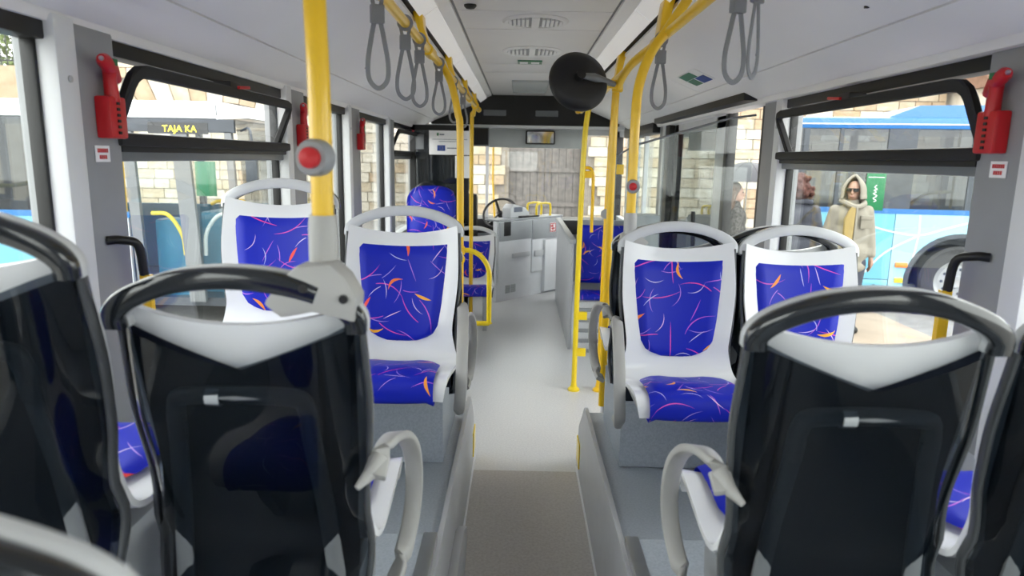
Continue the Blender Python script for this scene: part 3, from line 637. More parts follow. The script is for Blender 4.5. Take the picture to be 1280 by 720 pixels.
# upholstered seats over the front wheel boxes
def padded_seat(x, y, z, label):
    r = root('padded_seat', (x, y, z), label, 'seat')
    def bp(u, v):
        t = u*2-1; hw = .195*(1-.25*max(0, v-.8)/.2*abs(t)**3); zz = .42+.46*v-.05*max(0, v-.75)/.25*abs(t)**3
        return (x+t*hw, y-.05+.04*v-.035*(1-t**4)*(1-(2*v-1)**6), z+zz)
    mb = MB(); mb.grid(bp, 12, 12, lambda u, v: (u*.39, v*.46)); me = mb; o = me.build('back_cushion', 'fabric', r, smooth=80)
    s = o.modifiers.new('s', 'SOLIDIFY'); s.thickness = .06; s.offset = 1
    mb = MB(); mb.grid(lambda u, v: (x+(u*2-1)*.20, y-.50+.45*v, z+.42+.03*math.sin(PI*min(max(v, .02), .98))-.03*(v < .01)), 8, 8, lambda u, v: (u*.4+2, v*.45)); o = mb.build('seat_cushion', 'fabric', r, smooth=80)
    s = o.modifiers.new('s', 'SOLIDIFY'); s.thickness = .07; s.offset = -1
    MB().box(x-.20, x+.20, y-.02, y+.05, z+.30, z+.84).build('back_shell', 'shell', r, bevel=.02); MB().box(x-.21, x+.21, y-.48, y, z+.30, z+.37).build('seat_shell', 'shell', r, bevel=.01)
    MB().box(x-.16, x+.16, y-.38, y-.05, z, z+.30).build('pedestal', 'cab_grey', r, bevel=.01); return r
struct(MB().box(XL, -.58, 5.6, 6.6, 0, .55), 'trim_34', 'podium_side', bevel=.02)
padded_seat(-.80, 6.3, .55, 'tall blue upholstered seat over the wheel box in front of the cab screen')
# blue bench back above slatted grey box, door side
r = root('slatted_bench', (.80, 6.3, 0), 'blue upholstered bench above a grey box with pale slats near the yellow poles', 'bench')
mb = MB(); mb.grid(lambda u, v: (.56+.42*u, 6.28-.03*math.sin(PI*u)**.5, .60+.53*v), 10, 10, lambda u, v: (u*.42, v*.53)); o = mb.build('back_cushion', 'fabric', r, smooth=80)
s = o.modifiers.new('s', 'SOLIDIFY'); s.thickness = .05; s.offset = 1
MB().box(.55, 1.30, 6.30, 6.36, .5, 1.17).build('back_shell', 'grey_plastic', r, bevel=.01)
MB().box(.55, 1.30, 5.95, 6.30, 0, .5).build('box_body', 'cab_grey', r, bevel=.01)
mb = MB(); mb.grid(lambda u, v: (.56+.42*u, 5.92+.34*v, .52+.03*math.sin(PI*v)), 6, 6, lambda u, v: (u*.42+1, v*.34)); o = mb.build('seat_cushion', 'fabric', r, smooth=80)
s = o.modifiers.new('s', 'SOLIDIFY'); s.thickness = .03; s.offset = -1
for k in range(5): MB().box(.55, .98, 5.93, 5.95, .04+k*.095, .095+k*.095).build('slat', 'light_plastic', r, bevel=.004)
# barrier panel by the aisle
r = root('barrier_panel', (.49, 7.0, 0), 'upright grey barrier panel along the aisle before the cab', 'panel')
MB().box(.47, .50, 6.05, 8.3, .0, 1.0).build('board', 'podium_side', r, bevel=.01); MB().box(.455, .515, 6.02, 8.3, .98, 1.02).build('top_rail', 'grey_plastic', r, bevel=.01)
solo(MB().box(.98, 1.24, 5.98, 6.22, .56, 1.25), 'white_case', 'light_plastic', 'pale plastic case standing beside the door behind the bench', 'case', bevel=.02)

# ================================================================== YELLOW POLES AND RAILS
def knuckle(p, axis, parent, mm='yellow', r=.027, h=.05):
    MB().lathe([(r*.8, -h/2), (r, -h/2+.006), (r, h/2-.006), (r*.8, h/2)], p, axis, 14).build('clamp_ring', mm, parent)
def button(p, d, parent, rr=.032):
    o = MB().lathe([(.0, 0), (rr, 0), (rr, .022), (rr*.85, .032), (0, .034)], p, d, 20).build('stop_button', 'pillar', parent)
    MB().lathe([(0, .03), (rr*.58, .03), (rr*.55, .042), (0, .046)], p, d, 18).build('red_cap', 'red', o)
# driver side near pole clamped on the seat
r = root('clamped_pole', (-.335, 1.20, 1.47), 'thick yellow pole with red stop button clamped on the dark seat beside the aisle', 'pole')
MB().tube(curve([(-.352, 1.22, 1.56), (-.352, 1.22, 1.9), (-.365, 1.22, 2.1), (-.42, 1.22, 2.24), (-.47, 1.22, 2.34)], 6), .0195, 16).build('pole', 'yellow', r)
MB().tube([(-.352, 1.22, 1.52), (-.352, 1.22, 1.60), (-.352, 1.22, 1.614)], [.027, .026, .024], 18).build('socket', 'arm', r)
bk = MB(); bk.prism([(-.445, 1.462), (-.415, 1.437), (-.36, 1.448), (-.300, 1.435), (-.285, 1.43), (-.280, 1.475), (-.300, 1.512), (-.325, 1.535), (-.385, 1.53), (-.41, 1.508)], lambda a, c, d: (a, d, c), 1.155, 1.225)
bo = bk.build('clamp_bracket', 'arm', r, bevel=.008)
for p in ((-.372, 1.153, 1.492), (-.302, 1.153, 1.474)): MB().lathe([(0, -.003), (.008, -.003), (.008, .003), (0, .003)], p, (0, 1, 0), 10).build('bolt', 'black', bo)
button((-.352, 1.205, 1.715), (-.12, -1, 0), r)
# door side pole clamped to the row A seat
r = root('clamped_pole', (.435, 2.72, 1.40), 'yellow pole with red stop button clamped to the corner of the white aisle seat', 'pole')
MB().tube(curve([(.445, 2.72, 1.50), (.445, 2.72, 1.85), (.452, 2.72, 2.0), (.49, 2.72, 2.12), (.55, 2.72, 2.21), (.62, 2.72, 2.32)], 6), .019, 16).build('pole', 'yellow', r)
MB().tube([(.445, 2.72, 1.40), (.445, 2.72, 1.50), (.445, 2.72, 1.515)], [.026, .026, .023], 18).build('socket', 'arm', r)
MB().prism([(.40, 1.36), (.43, 1.33), (.52, 1.40), (.47, 1.44), (.41, 1.43)], lambda a, c, d: (a, d, c), 2.69, 2.74).build('clamp_bracket', 'arm', r, bevel=.006)
button((.445, 2.70, 1.62), (-.15, -1, 0), r, .027)
# roof rails
r = root('roof_rail', (-.43, 3.5, 2.2), 'yellow grab rail running under the ceiling on the driver side', 'rail')
MB().tube([(-.43, -1.3, 2.2), (-.43, 7.2, 2.2)], .0185, 14).build('bar', 'yellow', r)
for y in (-.9, .6, 1.9, 3.3, 4.6, 5.9, 7.1):
    b = MB(); b.prism([(-.44, 2.20), (-.415, 2.20), (-.45, 2.30), (-.455, 2.37), (-.50, 2.37), (-.48, 2.30)], lambda a, c, d: (a, d, c), y-.05, y+.05); b.build('hanger', 'yellow', r, bevel=.006)
    knuckle((-.43, y, 2.2), (0, 1, 0), r, h=.16)
r = root('roof_rail', (.56, 3.0, 2.2), 'yellow grab rail running under the ceiling on the door side', 'rail')
MB().tube(curve([(.565, -1.3, 2.2), (.555, 2.6, 2.2), (.575, 4.3, 2.2), (.60, 5.2, 2.2), (.62, 7.2, 2.2)], 6), .0185, 14).build('bar', 'yellow', r)
for y in (-.9, .6, 2.0, 2.95, 4.35, 5.9, 7.1):
    b = MB(); b.prism([(.55, 2.20), (.58, 2.20), (.60, 2.30), (.615, 2.37), (.57, 2.37), (.56, 2.30)], lambda a, c, d: (a+(y > 4)*.02, d, c), y-.05, y+.05); b.build('hanger', 'yellow', r, bevel=.006)
    knuckle((.56+(y > 4)*.02, y, 2.2), (0, 1, 0), r, h=.12)
# driver side poles further on
r = root('floor_pole', (-.32, 3.72, 0), 'yellow pole with a bent hand loop, behind the white aisle seat on the driver side', 'pole')
MB().tube(curve([(-.42, 3.72, 2.2), (-.37, 3.72, 2.10), (-.335, 3.72, 1.95), (-.322, 3.72, 1.80), (-.32, 3.72, .9), (-.32, 3.72, .45)], 6), .0195, 14).build('pole', 'yellow', r)
MB().tube(curve([(-.32, 3.72, 1.215), (-.26, 3.72, 1.215), (-.20, 3.72, 1.18), (-.162, 3.72, 1.11), (-.158, 3.72, 1.0), (-.158, 3.72, .82), (-.165, 3.72, .805), (-.32, 3.72, .805)], 5), .014, 12).build('hand_loop', 'yellow_lime', r)
knuckle((-.32, 3.72, 1.215), (0, 0, 1), r); knuckle((-.32, 3.72, .805), (0, 0, 1), r)
MB().lathe([(0, 0), (.03, 0), (.03, .02), (0, .03)], (-.32, 3.695, 1.17), (0, -1, 0), 12).build('eyelet', 'yellow', r)
r = root('floor_pole', (-.472, 6.75, 0), 'thin far yellow pole standing before the dark cab screen', 'pole')
MB().tube(curve([(-.43, 6.6, 2.2), (-.455, 6.72, 2.12), (-.472, 6.75, 2.0), (-.472, 6.75, .5), (-.472, 6.75, 0)], 6), .0195, 14).build('pole', 'yellow', r); knuckle((-.43, 6.6, 2.2), (0, 1, 0), r, r=.035, h=.08)
# door side pair of floor poles
r = root('floor_pole', (.44, 4.93, 0), 'yellow floor pole beside the aisle, joined to the slatted bench by clips', 'pole')
MB().tube(curve([(.58, 4.9, 2.2), (.50, 4.92, 2.12), (.468, 4.93, 2.02), (.45, 4.93, 1.7), (.442, 4.93, .9), (.44, 4.93, 0)], 6), .0195, 14).build('pole', 'yellow_lime', r)
MB().lathe([(.045, 0), (.045, .012), (.025, .03), (.021, .06)], (.44, 4.93, 0)).build('foot_flange', 'yellow_lime', r)
for z in (.30, .58): MB().box(.445, .52, 4.91, 4.95, z-.03, z+.03).build('clip', 'yellow_lime', r, bevel=.008)
MB().tube(curve([(.45, 4.95, 1.66), (.50, 4.95, 1.66), (.525, 4.95, 1.62), (.53, 4.95, 1.5), (.53, 4.95, 1.2)], 5), .012, 10).build('side_bar', 'yellow', r); MB().box(.45, .52, 4.93, 4.96, 1.59, 1.64).build('side_bracket', 'yellow', r, bevel=.006)
r = root('floor_pole', (.615, 4.93, 0), 'yellow floor pole with grey button, second from the aisle by the bench', 'pole')
MB().tube(curve([(.60, 4.4, 2.2), (.64, 4.75, 2.16), (.655, 4.9, 2.06), (.645, 4.93, 1.9), (.632, 4.93, 1.2), (.628, 4.93, 0)], 6), .0195, 14).build('pole', 'yellow', r)
MB().lathe([(.045, 0), (.045, .012), (.025, .03), (.021, .06)], (.628, 4.93, 0)).build('foot_flange', 'yellow', r)
MB().box(.645, .74, 4.91, 4.95, 1.62, 1.69).build('side_bracket', 'yellow', r, bevel=.006)
MB().lathe([(0, 0), (.035, 0), (.035, .025), (0, .03)], (.625, 4.905, 1.34), (-.3, -1, 0), 14).build('grey_button', 'pillar', r)
MB().box(.64, .72, 4.9, 4.95, .52, .58).build('clip', 'yellow_lime', r, bevel=.008)
r = root('cross_rail', (.5, 3.4, 2.1), 'short yellow bent rail joining the roof rail near the round mirror', 'rail')
MB().tube(curve([(.56, 2.95, 2.2), (.50, 3.25, 2.15), (.47, 3.42, 2.07), (.462, 3.46, 1.95), (.462, 3.46, 1.0), (.462, 3.46, .43)], 6), .0185, 14).build('bar', 'yellow', r)
knuckle((.468, 3.44, 2.07), (0, 0, 1), r)
# round mirror seen from behind
r = root('round_mirror', (.27, 3.34, 2.08), 'round black backed safety mirror on a grey arm from the door side rail', 'mirror')
ax = Vector((-.25, 1, -.30)).normalized()
MB().lathe([(0, -.045), (.04, -.043), (.10, -.034), (.135, -.015), (.143, .0), (.143, .010), (.13, .014)], (.268, 3.32, 2.08), ax, 36).build('mirror_back', 'black', r)
MB().lathe([(0, .03), (.06, .027), (.11, .018), (.132, .012), (.132, .008)], (.268, 3.32, 2.08), ax, 36).build('mirror_glass', 'chrome', r)
MB().tube([(.27, 3.26, 2.10), (.34, 3.29, 2.095), (.445, 3.40, 2.078)], [.012, .02, .014], 10).build('arm', 'frame_grey', r); MB().lathe([(.0, -.02), (.022, -.02), (.022, .02), (0, .02)], (.27, 3.265, 2.10), ax, 12).build('pivot', 'rubber', r)
MB().box(.425, .46, 3.40, 3.44, 2.06, 2.10).build('mirror_clamp', 'yellow', r, bevel=.005)
# hanging straps
def strap(x, y, L, ang, label, tilt=0):
    r = root('hanging_strap', (x, y, 2.2-.02), label, 'strap'); WORLD.pop(r.name); r.rotation_euler = (0, tilt, ang)
    MB().tube([(.0+.022*math.cos(t*PI/8), 0, .02+.022*math.sin(t*PI/8)) for t in range(16)], 0, closed=True, rect=(.003, .008), upv=(0, 1, 0)).build('rail_ring', 'strap', r)
    for s in (-1, 1): MB().tube([(s*.018, 0, .01), (s*.010, 0, -.03)], 0, rect=(.002, .006), upv=(0, 1, 0)).build('web', 'strap', r)
    MB().box(-.020, .020, -.012, .012, -.075, -.022).build('buckle', 'strap', r, bevel=.004)
    p = curve([(-.010, 0, -.072), (-.020, 0, -.12), (-.031, 0, -.07-L*.62), (-.027, 0, -.07-L*.88), (0, 0, -.07-L), (.027, 0, -.07-L*.88), (.031, 0, -.07-L*.62), (.020, 0, -.12), (.010, 0, -.072)], 6)
    MB().tube(p, 0, rect=(.002, .007), upv=(0, 1, 0)).build('loop', 'strap', r)
SP_ = [(-.43, 2.12, .19, .5, 'grey hanging strap on the driver side rail, nearest the clamped pole'), (-.43, 2.62, .18, .3, 'grey hanging strap on the driver side rail, second from the clamped pole'),
       (-.43, 2.98, .18, .4, 'grey hanging strap on the driver side rail, third from the clamped pole'), (-.43, 3.68, .17, .2, 'grey hanging strap on the driver side rail just before the looped pole'),
       (-.43, 4.5, .17, .6, 'small grey hanging strap on the driver side rail, first beyond the looped pole'), (-.43, 5.2, .17, .2, 'small grey hanging strap on the driver side rail, far beyond the looped pole'),
       (.56, 2.88, .18, .3, 'grey hanging strap on the door side rail beside the round mirror'), (.565, 1.90, .18, .4, 'grey hanging strap on the door side rail, front of the close pair'), (.575, 1.78, .18, .9, 'grey hanging strap on the door side rail, rear of the close pair')]
for a in SP_: strap(*a)
# emergency hammers and stickers
def hammer(x, sgn, y, z, lab, sc=1):
    r = root('emergency_hammer', (x, y, z), lab, 'hammer'); X = lambda d: x+sgn*d
    MB().box(min(X(0), X(.045)), max(X(0), X(.045)), y-.035, y+.045, z, z+.115).build('holder', 'red', r, bevel=.008)
    for k in range(6): MB().box(min(X(.044), X(.048)), max(X(.044), X(.048)), y-.005, y+.008, z+.012+k*.016, z+.02+k*.016).build('rib', 'black', r)
    MB().tube([(X(.03), y+.005, z+.10), (X(.03), y+.0, z+.16), (X(.035), y-.005, z+.185)], [.020, .017, .019], 12).build('hammer_shaft', 'red', r)
    h = MB().tube([(X(.02), y+.045, z+.165), (X(.035), y, z+.19), (X(.05), y-.055, z+.205), (X(.052), y-.068, z+.207)], [.016, .021, .019, .012], 12).build('hammer_head', 'red', r)
    MB().tube([(X(.052), y-.066, z+.207), (X(.055), y-.08, z+.209)], [.008, .003], 8).build('tip', 'steel', h); MB().box(min(X(.05), X(.062)), max(X(.05), X(.062)), y-.03, y-.01, z+.195, z+.212).build('reflector', 'green', h)
def sticker(x, sgn, y, z, lab):
    r = root('warning_sticker', (x, y, z), lab, 'sticker')
    MB().box(min(x, x+sgn*.002), max(x, x+sgn*.002), y-.033, y+.033, z, z+.045).build('label', 'paper', r)
    for row, (n, w) in enumerate(((6, .05), (4, .036))):
        for k in range(n):
            yy = y-w/2+w*(k+.5)/n; MB().box(min(x+sgn*.002, x+sgn*.003), max(x+sgn*.002, x+sgn*.003), yy-w/n*.36, yy+w/n*.36, z+.026-row*.018, z+.037-row*.018).build('letter', 'red', r)
hammer(XL+.05, 1, 1.945, 1.755, 'red emergency hammer on the driver side pillar by the first hinged window'); sticker(XL+.052, 1, 1.925, 1.69, 'small white sticker with red lettering below the driver side hammer')
hammer(XR-.05, -1, 1.93, 1.755, 'red emergency hammer on the door side pillar'); sticker(XR-.052, -1, 1.915, 1.69, 'small white sticker with red lettering below the door side hammer')
hammer(XL+.05, 1, 3.66, 1.76, 'red emergency hammer on the driver side pillar behind the clamped pole'); hammer(XL+.05, 1, 5.0, 1.76, 'far red emergency hammer on the driver side pillar near the green plate')
sticker(XL+.052, 1, 3.66, 1.69, 'small white sticker with red lettering below the hammer behind the clamped pole')
solo(MB().box(XL+.0, XL+.02, 5.30, 5.38, 1.82, 1.98), 'green_plate', 'green', 'small upright green plate on the driver side window', 'plate')
for x, sgn, y, nm in ((XL+.05, 1, 1.93, 'driver side'), (XR-.05, -1, 1.92, 'door side')):
    r = root('hand_grip', (x, y, 1.40), 'black hand grip with yellow strip on the %s pillar' % nm, 'grip')
    MB().tube(curve([(x, y-.02, 1.47), (x+sgn*.03, y, 1.47), (x+sgn*.055, y+.04, 1.45), (x+sgn*.055, y+.06, 1.36)], 5), .013, 10).build('grip', 'black', r); MB().box(min(x+sgn*.045, x+sgn*.075), max(x+sgn*.045, x+sgn*.075), y+.05, y+.07, 1.12, 1.36).build('strip', 'yellow', r)

# ================================================================== OUTDOORS
GZ = -.36
struct(MB().box(-60, 60, -30, 70, GZ-.2, GZ), 'ground', 'asphalt')
def proj(x, y, z):
    p = XC*x+YC*y+UC*(z-EYE); return (640+F*p[0]/p[2], 360-F*p[1]/p[2])
# stone facade of separate blocks
YW = 22.0
fac = root('wall_1', (0, YW, GZ), kind='structure')
GX0, GX1, GZT = -.35, 1.95, 2.9                          # wooden gate opening
bk = MB()
bk.box(-14.6, GX0, YW+.06, YW+.5, GZ, 6.2); bk.box(GX1, 13.2, YW+.06, YW+.5, GZ, 6.2); bk.box(GX0, GX1, YW+.06, YW+.5, GZT, 6.2); bk.build('mortar_backing', 'mortar', fac, smooth=0)
UB = {k: MB().box(-.5, .5, 0, 1, -.5, .5).mesh('stone_block', k, 0) for k in ('stone', 'stone_pale', 'stone_warm')}
VIS = [(120, 60, 345, 200), (370, 110, 520, 300), (596, 180, 645, 300), (735, 180, 760, 290), (900, 130, 945, 300), (985, 105, 1110, 160), (160, 195, 340, 290)]
AC, AR0, AR1 = (-9.6, -1.2), 4.5, 5.7
rest = {k: MB() for k in UB}; nblk = 0; rb = random.Random(3)
h = .31
for c in range(21):
    z0 = GZ+c*h; x = -14.6-rb.random()*.3
    while x < 13.2:
        wd = rb.choice((.5, .62, .7, .85)); xa, xb = max(x, -14.6), min(x+wd, 13.2); x += wd
        if xb-xa < .12: continue
        xm, zm = (xa+xb)/2, z0+h/2
        if xb > GX0 and xa < GX1 and zm < GZT: continue
        if AR0-.1 < math.hypot(xm-AC[0], zm-AC[1]) < AR1+.1 and zm > 2.4: continue
        k = rb.choice(('stone', 'stone', 'stone_pale', 'stone_pale', 'stone_warm')); out = rb.random()*.03
        u, v = proj(xm, YW, zm)
        if nblk < 285 and any(a <= u <= e and b2 <= v <= d for a, b2, e, d in VIS):
            o = bpy.data.objects.new('stone_block', UB[k]); C.objects.link(o); o.parent = fac; nblk += 1
            o.location = (xm, -out, zm-GZ); o.scale = (xb-xa-.022, .12+out, h-.022)
        else: rest[k].box(xa+.011, xb-.011, YW-out, YW+.12, z0+.011, z0+h-.011)
for k, mb in rest.items():
    o = mb.build('stone_blocks', k, fac, smooth=0); o['kind'] = 'stuff'
for k in range(17):
    a0, a1 = PI*(.20+.6*k/17)+.003, PI*(.20+.6*(k+1)/17)-.003
    P = lambda a, r_: (AC[0]+r_*math.cos(a), AC[1]+r_*math.sin(a))
    MB().prism([P(a0, AR0), P(a1, AR0), P(a1, AR1+.1*(k % 2)), P(a0, AR1+.1*(k % 2))], lambda a, c, d: (a, d, c), YW-.06, YW+.1).build('arch_stone', ('stone_warm', 'stone', 'stone_pale')[k % 3], fac, smooth=0)
r = root('door_3', ((GX0+GX1)/2, YW+.3, GZ), kind='structure')
for k in range(10):
    xa = GX0+k*(GX1-GX0)/10; MB().box(xa+.006, xa+(GX1-GX0)/10-.006, YW+.3, YW+.36, GZ, GZT).build('plank', 'wood_gate', r)
MB().box(GX0, GX1, YW+.37, YW+.45, GZ, GZT).build('gate_backing', 'wood_gate', r)
for z in (.2, 1.3, 2.4): MB().box(GX0, GX1, YW+.26, YW+.3, z, z+.14).build('cross_rail', 'wood_gate', r)
# low wall with railing and greenery beyond the facade
struct(MB().box(-34, -14.6, YW, YW+.5, GZ, 4.3), 'wall_2', 'stone_warm')
r = root('iron_railing', (-18, YW+.2, 4.3), 'dark iron railing on top of the low stone wall', 'railing')
for z in (4.45, 5.9): MB().box(-24, -14.6, YW+.18, YW+.22, z, z+.05).build('rail', 'black', r)
for k in range(48): MB().box(-24+k*.2-.012, -24+k*.2+.012, YW+.19, YW+.21, 4.3, 5.95).build('baluster', 'black', r)
def bush(name, x, y, z, n, rad, hh, label, cat, seed):
    r = root(name, (x, y, z), label, cat); q = random.Random(seed)
    MB().tube([(x, y, z), (x+.1, y, z+hh*.5), (x, y, z+hh)], [.16, .11, .04], 8).build('trunk', 'bark', r)
    for k in range(7):
        a = q.random()*6.28; MB().tube([(x, y, z+hh*(.35+.07*k)), (x+rad*.7*math.cos(a), y+rad*.7*math.sin(a), z+hh*(.6+.07*k))], [.05, .015], 6).build('branch', 'bark', r)
    mb = MB()
    for k in range(n):
        a, b2, t = q.random()*6.28, q.uniform(-1, 1), q.random()**.5; p = Vector((x+rad*t*math.cos(a)*math.sqrt(1-b2*b2), y+rad*t*math.sin(a)*math.sqrt(1-b2*b2), z+hh*.75+hh*.45*t*b2))
        u = Vector((q.uniform(-1, 1), q.uniform(-1, 1), q.uniform(-1, 1))).normalized()*.12; w2 = u.orthogonal().normalized()*.06
        mb.add([p-u, p+w2, p+u, p-w2], [(0, 1, 2, 3)])
    o = mb.build('foliage', 'leaf', r, smooth=0); o['kind'] = 'stuff'
bush('tree', -20.0, 26, GZ, 2600, 2.2, 8.0, 'sparse green tree behind the iron railing', 'tree', 1)
bush('tree', -25.6, 27, GZ, 2600, 2.4, 7.5, 'second sparse tree behind the railing, farther from the facade', 'tree', 2)
# house with brown roof
r = root('house', (17.5, 21, GZ), 'low pale house with brown tiled roof behind the blue bus', 'house')
MB().box(13.4, 24, 20, 25, GZ, 4.0).build('wall', 'stone_pale', r)
for k in range(9): MB().add([(13.1, 19.6+.3*k, 4.0+.16*k), (24.4, 19.6+.3*k, 4.0+.16*k), (24.4, 19.9+.3*k, 4.2+.16*k), (13.1, 19.9+.3*k, 4.2+.16*k), (13.1, 19.6+.3*k, 3.93+.16*k), (24.4, 19.6+.3*k, 3.93+.16*k), (24.4, 19.9+.3*k, 4.1+.16*k), (13.1, 19.9+.3*k, 4.1+.16*k)], [(0, 1, 2, 3), (4, 5, 1, 0), (7, 6, 5, 4), (2, 6, 7, 3), (0, 3, 7, 4), (1, 5, 6, 2)]).build('tile_row', 'roof_tile', r, smooth=0)
MB().prism([(19.6, 4.0), (22.4, 5.4), (25.2, 4.0)], lambda a, c, d: (d, a, c-.05), 13.2, 24.3).build('roof_body', 'roof_tile', r, smooth=0)
for k in range(3):
    wn = MB().box(14.4+k*2.6, 15.5+k*2.6, 19.96, 20.0, 1.0, 2.6).build('window', 'white', r); MB().box(14.5+k*2.6, 15.4+k*2.6, 19.94, 19.97, 1.1, 2.5).build('pane', 'bus_dark', wn)
# pavement with kerb under the people
struct(MB().box(1.7, 4.75, 7.2, 9.2, GZ, -.20), 'trim_40', 'paving', bevel=.02)

# ------------------------------------------------------------------ parked buses
def wheel(x, y, z, R, parent, sy=-1):
    w_ = MB().lathe([(R*.55, -.02), (R*.62, .02), (R*.93, .03), (R, 0), (R, -.24), (R*.9, -.28), (R*.5, -.28)], (x, y, z), (0, sy, 0), 40, False).build('tyre', 'tyre', parent)
    MB().lathe([(0, .005), (R*.16, .01), (R*.2, -.03), (R*.42, -.06), (R*.52, .0), (R*.60, .015), (R*.62, -.03)], (x, y, z), (0, sy, 0), 40).build('rim', 'rim', w_)
    for k in range(10):
        a = k*PI/5; MB().lathe([(0, .0), (R*.045, 0), (R*.04, .012), (0, .014)], (x+R*.36*math.cos(a), y+sy*-.035, z+R*.36*math.sin(a)), (0, sy, 0), 8).build('wheel_bolt', 'bus_dark', w_)
def panel_with_arch(x0, x1, z0, z1, cx, cz, R, y, t):
    if not (x0 < cx-R and x1 > cx+R):
        return MB().box(x0, x1, y, y+t, z0, z1)
    pts = [(x0, z0), (x0, z1), (x1, z1), (x1, z0)]
    a0 = math.asin(max(-1, min(1, (z0-cz)/R))); arc_ = [(cx+R*math.cos(a0+(PI-2*a0)*k/24), cz+R*math.sin(a0+(PI-2*a0)*k/24)) for k in range(25)]
    return MB().prism(pts+arc_, lambda a, c, d: (a, d, c), y, y+t)
# blue bus across on the door side
YR = 9.8; r = root('blue_bus', (3.95, YR, GZ), 'pale blue city bus with large wheel, parked behind the people', 'bus'); r.rotation_euler.z = math.radians(-9)
panel_with_arch(5.29, 8.2, -.05, 1.05, 6.18, .10, .64, YR, .04).build('side_panel', 'bus_pale', r, smooth=30)
MB().box(4.95, 5.28, YR, YR+.04, .12, 1.05).build('side_panel', 'bus_sky', r); MB().box(4.95, 5.28, YR, YR+.04, -.08, .11).build('skirt_flap', 'bus_sky', r, bevel=.006)
MB().box(3.95, 4.94, YR, YR+.04, .12, 1.05).build('side_panel', 'bus_sky', r); MB().box(3.95, 4.94, YR, YR+.04, -.08, .11).build('skirt_flap', 'bus_sky', r, bevel=.006)
MB().box(8.21, 12, YR, YR+.04, -.05, 1.05).build('side_panel', 'bus_sky', r)
MB().lathe([(.64, 0), (.70, .0), (.70, .012), (.64, .012), (.64, 0)], (6.18, YR, .10), (0, -1, 0), 40, False).build('arch_lip', 'bus_dark', r)
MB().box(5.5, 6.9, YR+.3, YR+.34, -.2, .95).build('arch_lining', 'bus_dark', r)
wheel(6.18, YR+.02, .12, .50, r)
MB().box(3.95, 12, YR-.005, YR+.03, 1.05, 1.12).build('waist_strip', 'bus_blue', r)
MB().box(3.92, 12, YR-.02, YR+2.5, 2.20, 2.36).build('roof', 'bus_blue', r, bevel=.05)
MB().prism([(5.0, 2.34), (5.45, 2.52), (12, 2.60), (12, 2.34)], lambda a, c, d: (a, d, c), YR+.05, YR+2.3).build('roof_fairing', 'bus_blue', r)
MB().box(3.92, 12, YR-.03, YR+.02, 2.26, 2.275).build('roof_line', 'bus_white', r)
for x0, x1 in ((3.95, 4.05), (4.45, 4.5), (5.08, 5.45), (6.15, 6.22), (7.6, 7.7), (9.2, 9.3), (10.8, 10.9)): MB().box(x0, x1, YR, YR+.05, 1.05, 2.22).build('window_post', 'bus_dark', r)
for x0, x1 in ((4.05, 4.45), (4.5, 5.08), (5.45, 6.15), (6.22, 7.6), (7.7, 9.2), (9.3, 10.8)): MB().box(x0, x1, YR+.015, YR+.02, 1.08, 2.2).build('window_pane', 'glass_bus', r, smooth=0)
MB().box(3.95, 12, YR+2.44, YR+2.48, -.05, 1.05).build('far_side_panel', 'bus_teal', r); MB().box(4, 12, YR+.1, YR+2.4, -.05, .05).build('bus_floor', 'bus_dark', r)
for x0 in (3.95, 5.3, 6.8, 8.3): MB().box(x0, x0+.12, YR+2.44, YR+2.48, 1.05, 2.2).build('far_window_post', 'bus_dark', r)
MB().box(3.95, 3.99, YR, YR+2.48, -.05, .9).build('front_panel', 'bus_sky', r); MB().box(3.96, 3.98, YR, YR+2.48, .9, 2.2).build('windscreen', 'glass_bus', r)
gs = MB().box(4.85, 5.10, YR-.012, YR-.004, 1.09, 1.60).build('green_sign', 'green', r, bevel=.003)
for a in ((4.87, 5.08, 1.545, 1.552),): MB().box(a[0], a[1], YR-.014, YR-.012, a[2], a[3]).build('line', 'paper', gs)
sq_ = curve([(4.97, 0, 1.21), (5.0, 0, 1.23), (4.96, 0, 1.255), (4.99, 0, 1.28), (5.0, 0, 1.30), (4.955, 0, 1.32), (4.99, 0, 1.345), (4.96, 0, 1.37), (5.0, 0, 1.385), (4.965, 0, 1.41), (4.99, 0, 1.44)], 4)
MB().tube([(p.x, YR-.014, p.z) for p in sq_], .005, 6).build('script_lettering', 'paper', gs)
for z, x0, x1, mm in ((.30, 5.35, 5.51, 'orange'), (.08, 5.36, 5.47, 'yellow')): MB().box(x0, x1, YR-.03, YR, z, z+.07).build('marker_lamp', mm, r, bevel=.01)
for pts in ([(4.95, 0, .88), (5.25, 0, .80), (5.62, 0, .76), (6.0, 0, .88), (6.4, 0, 1.0)], [(5.60, 0, 1.04), (5.61, 0, .76), (5.57, 0, .4)], [(4.95, 0, .2), (5.2, 0, .5), (5.58, 0, .74)]):
    MB().tube([(p.x, YR-.002, p.z) for p in curve(pts, 6)], 0, rect=(.003, .011), upv=(0, 1, 0)).build('stripe', 'bus_white', r)
MB().lathe([(0, 0), (.012, 0), (.012, .01), (0, .01)], (5.10, YR, .03), (0, -1, 0), 8).build('lock', 'black', r)
for x, z0, z1 in ((6.35, 1.1, 2.2), (7.0, 1.1, 2.2)): MB().tube([(x, YR+.9, z0), (x, YR+.9, z1)], .02, 8).build('inside_pole', 'yellow', r)
MB().tube(curve([(5.7, YR+.8, 1.1), (5.95, YR+.8, 1.3), (6.3, YR+.8, 1.35)], 6), .025, 8).build('inside_rail', 'yellow_lime', r)
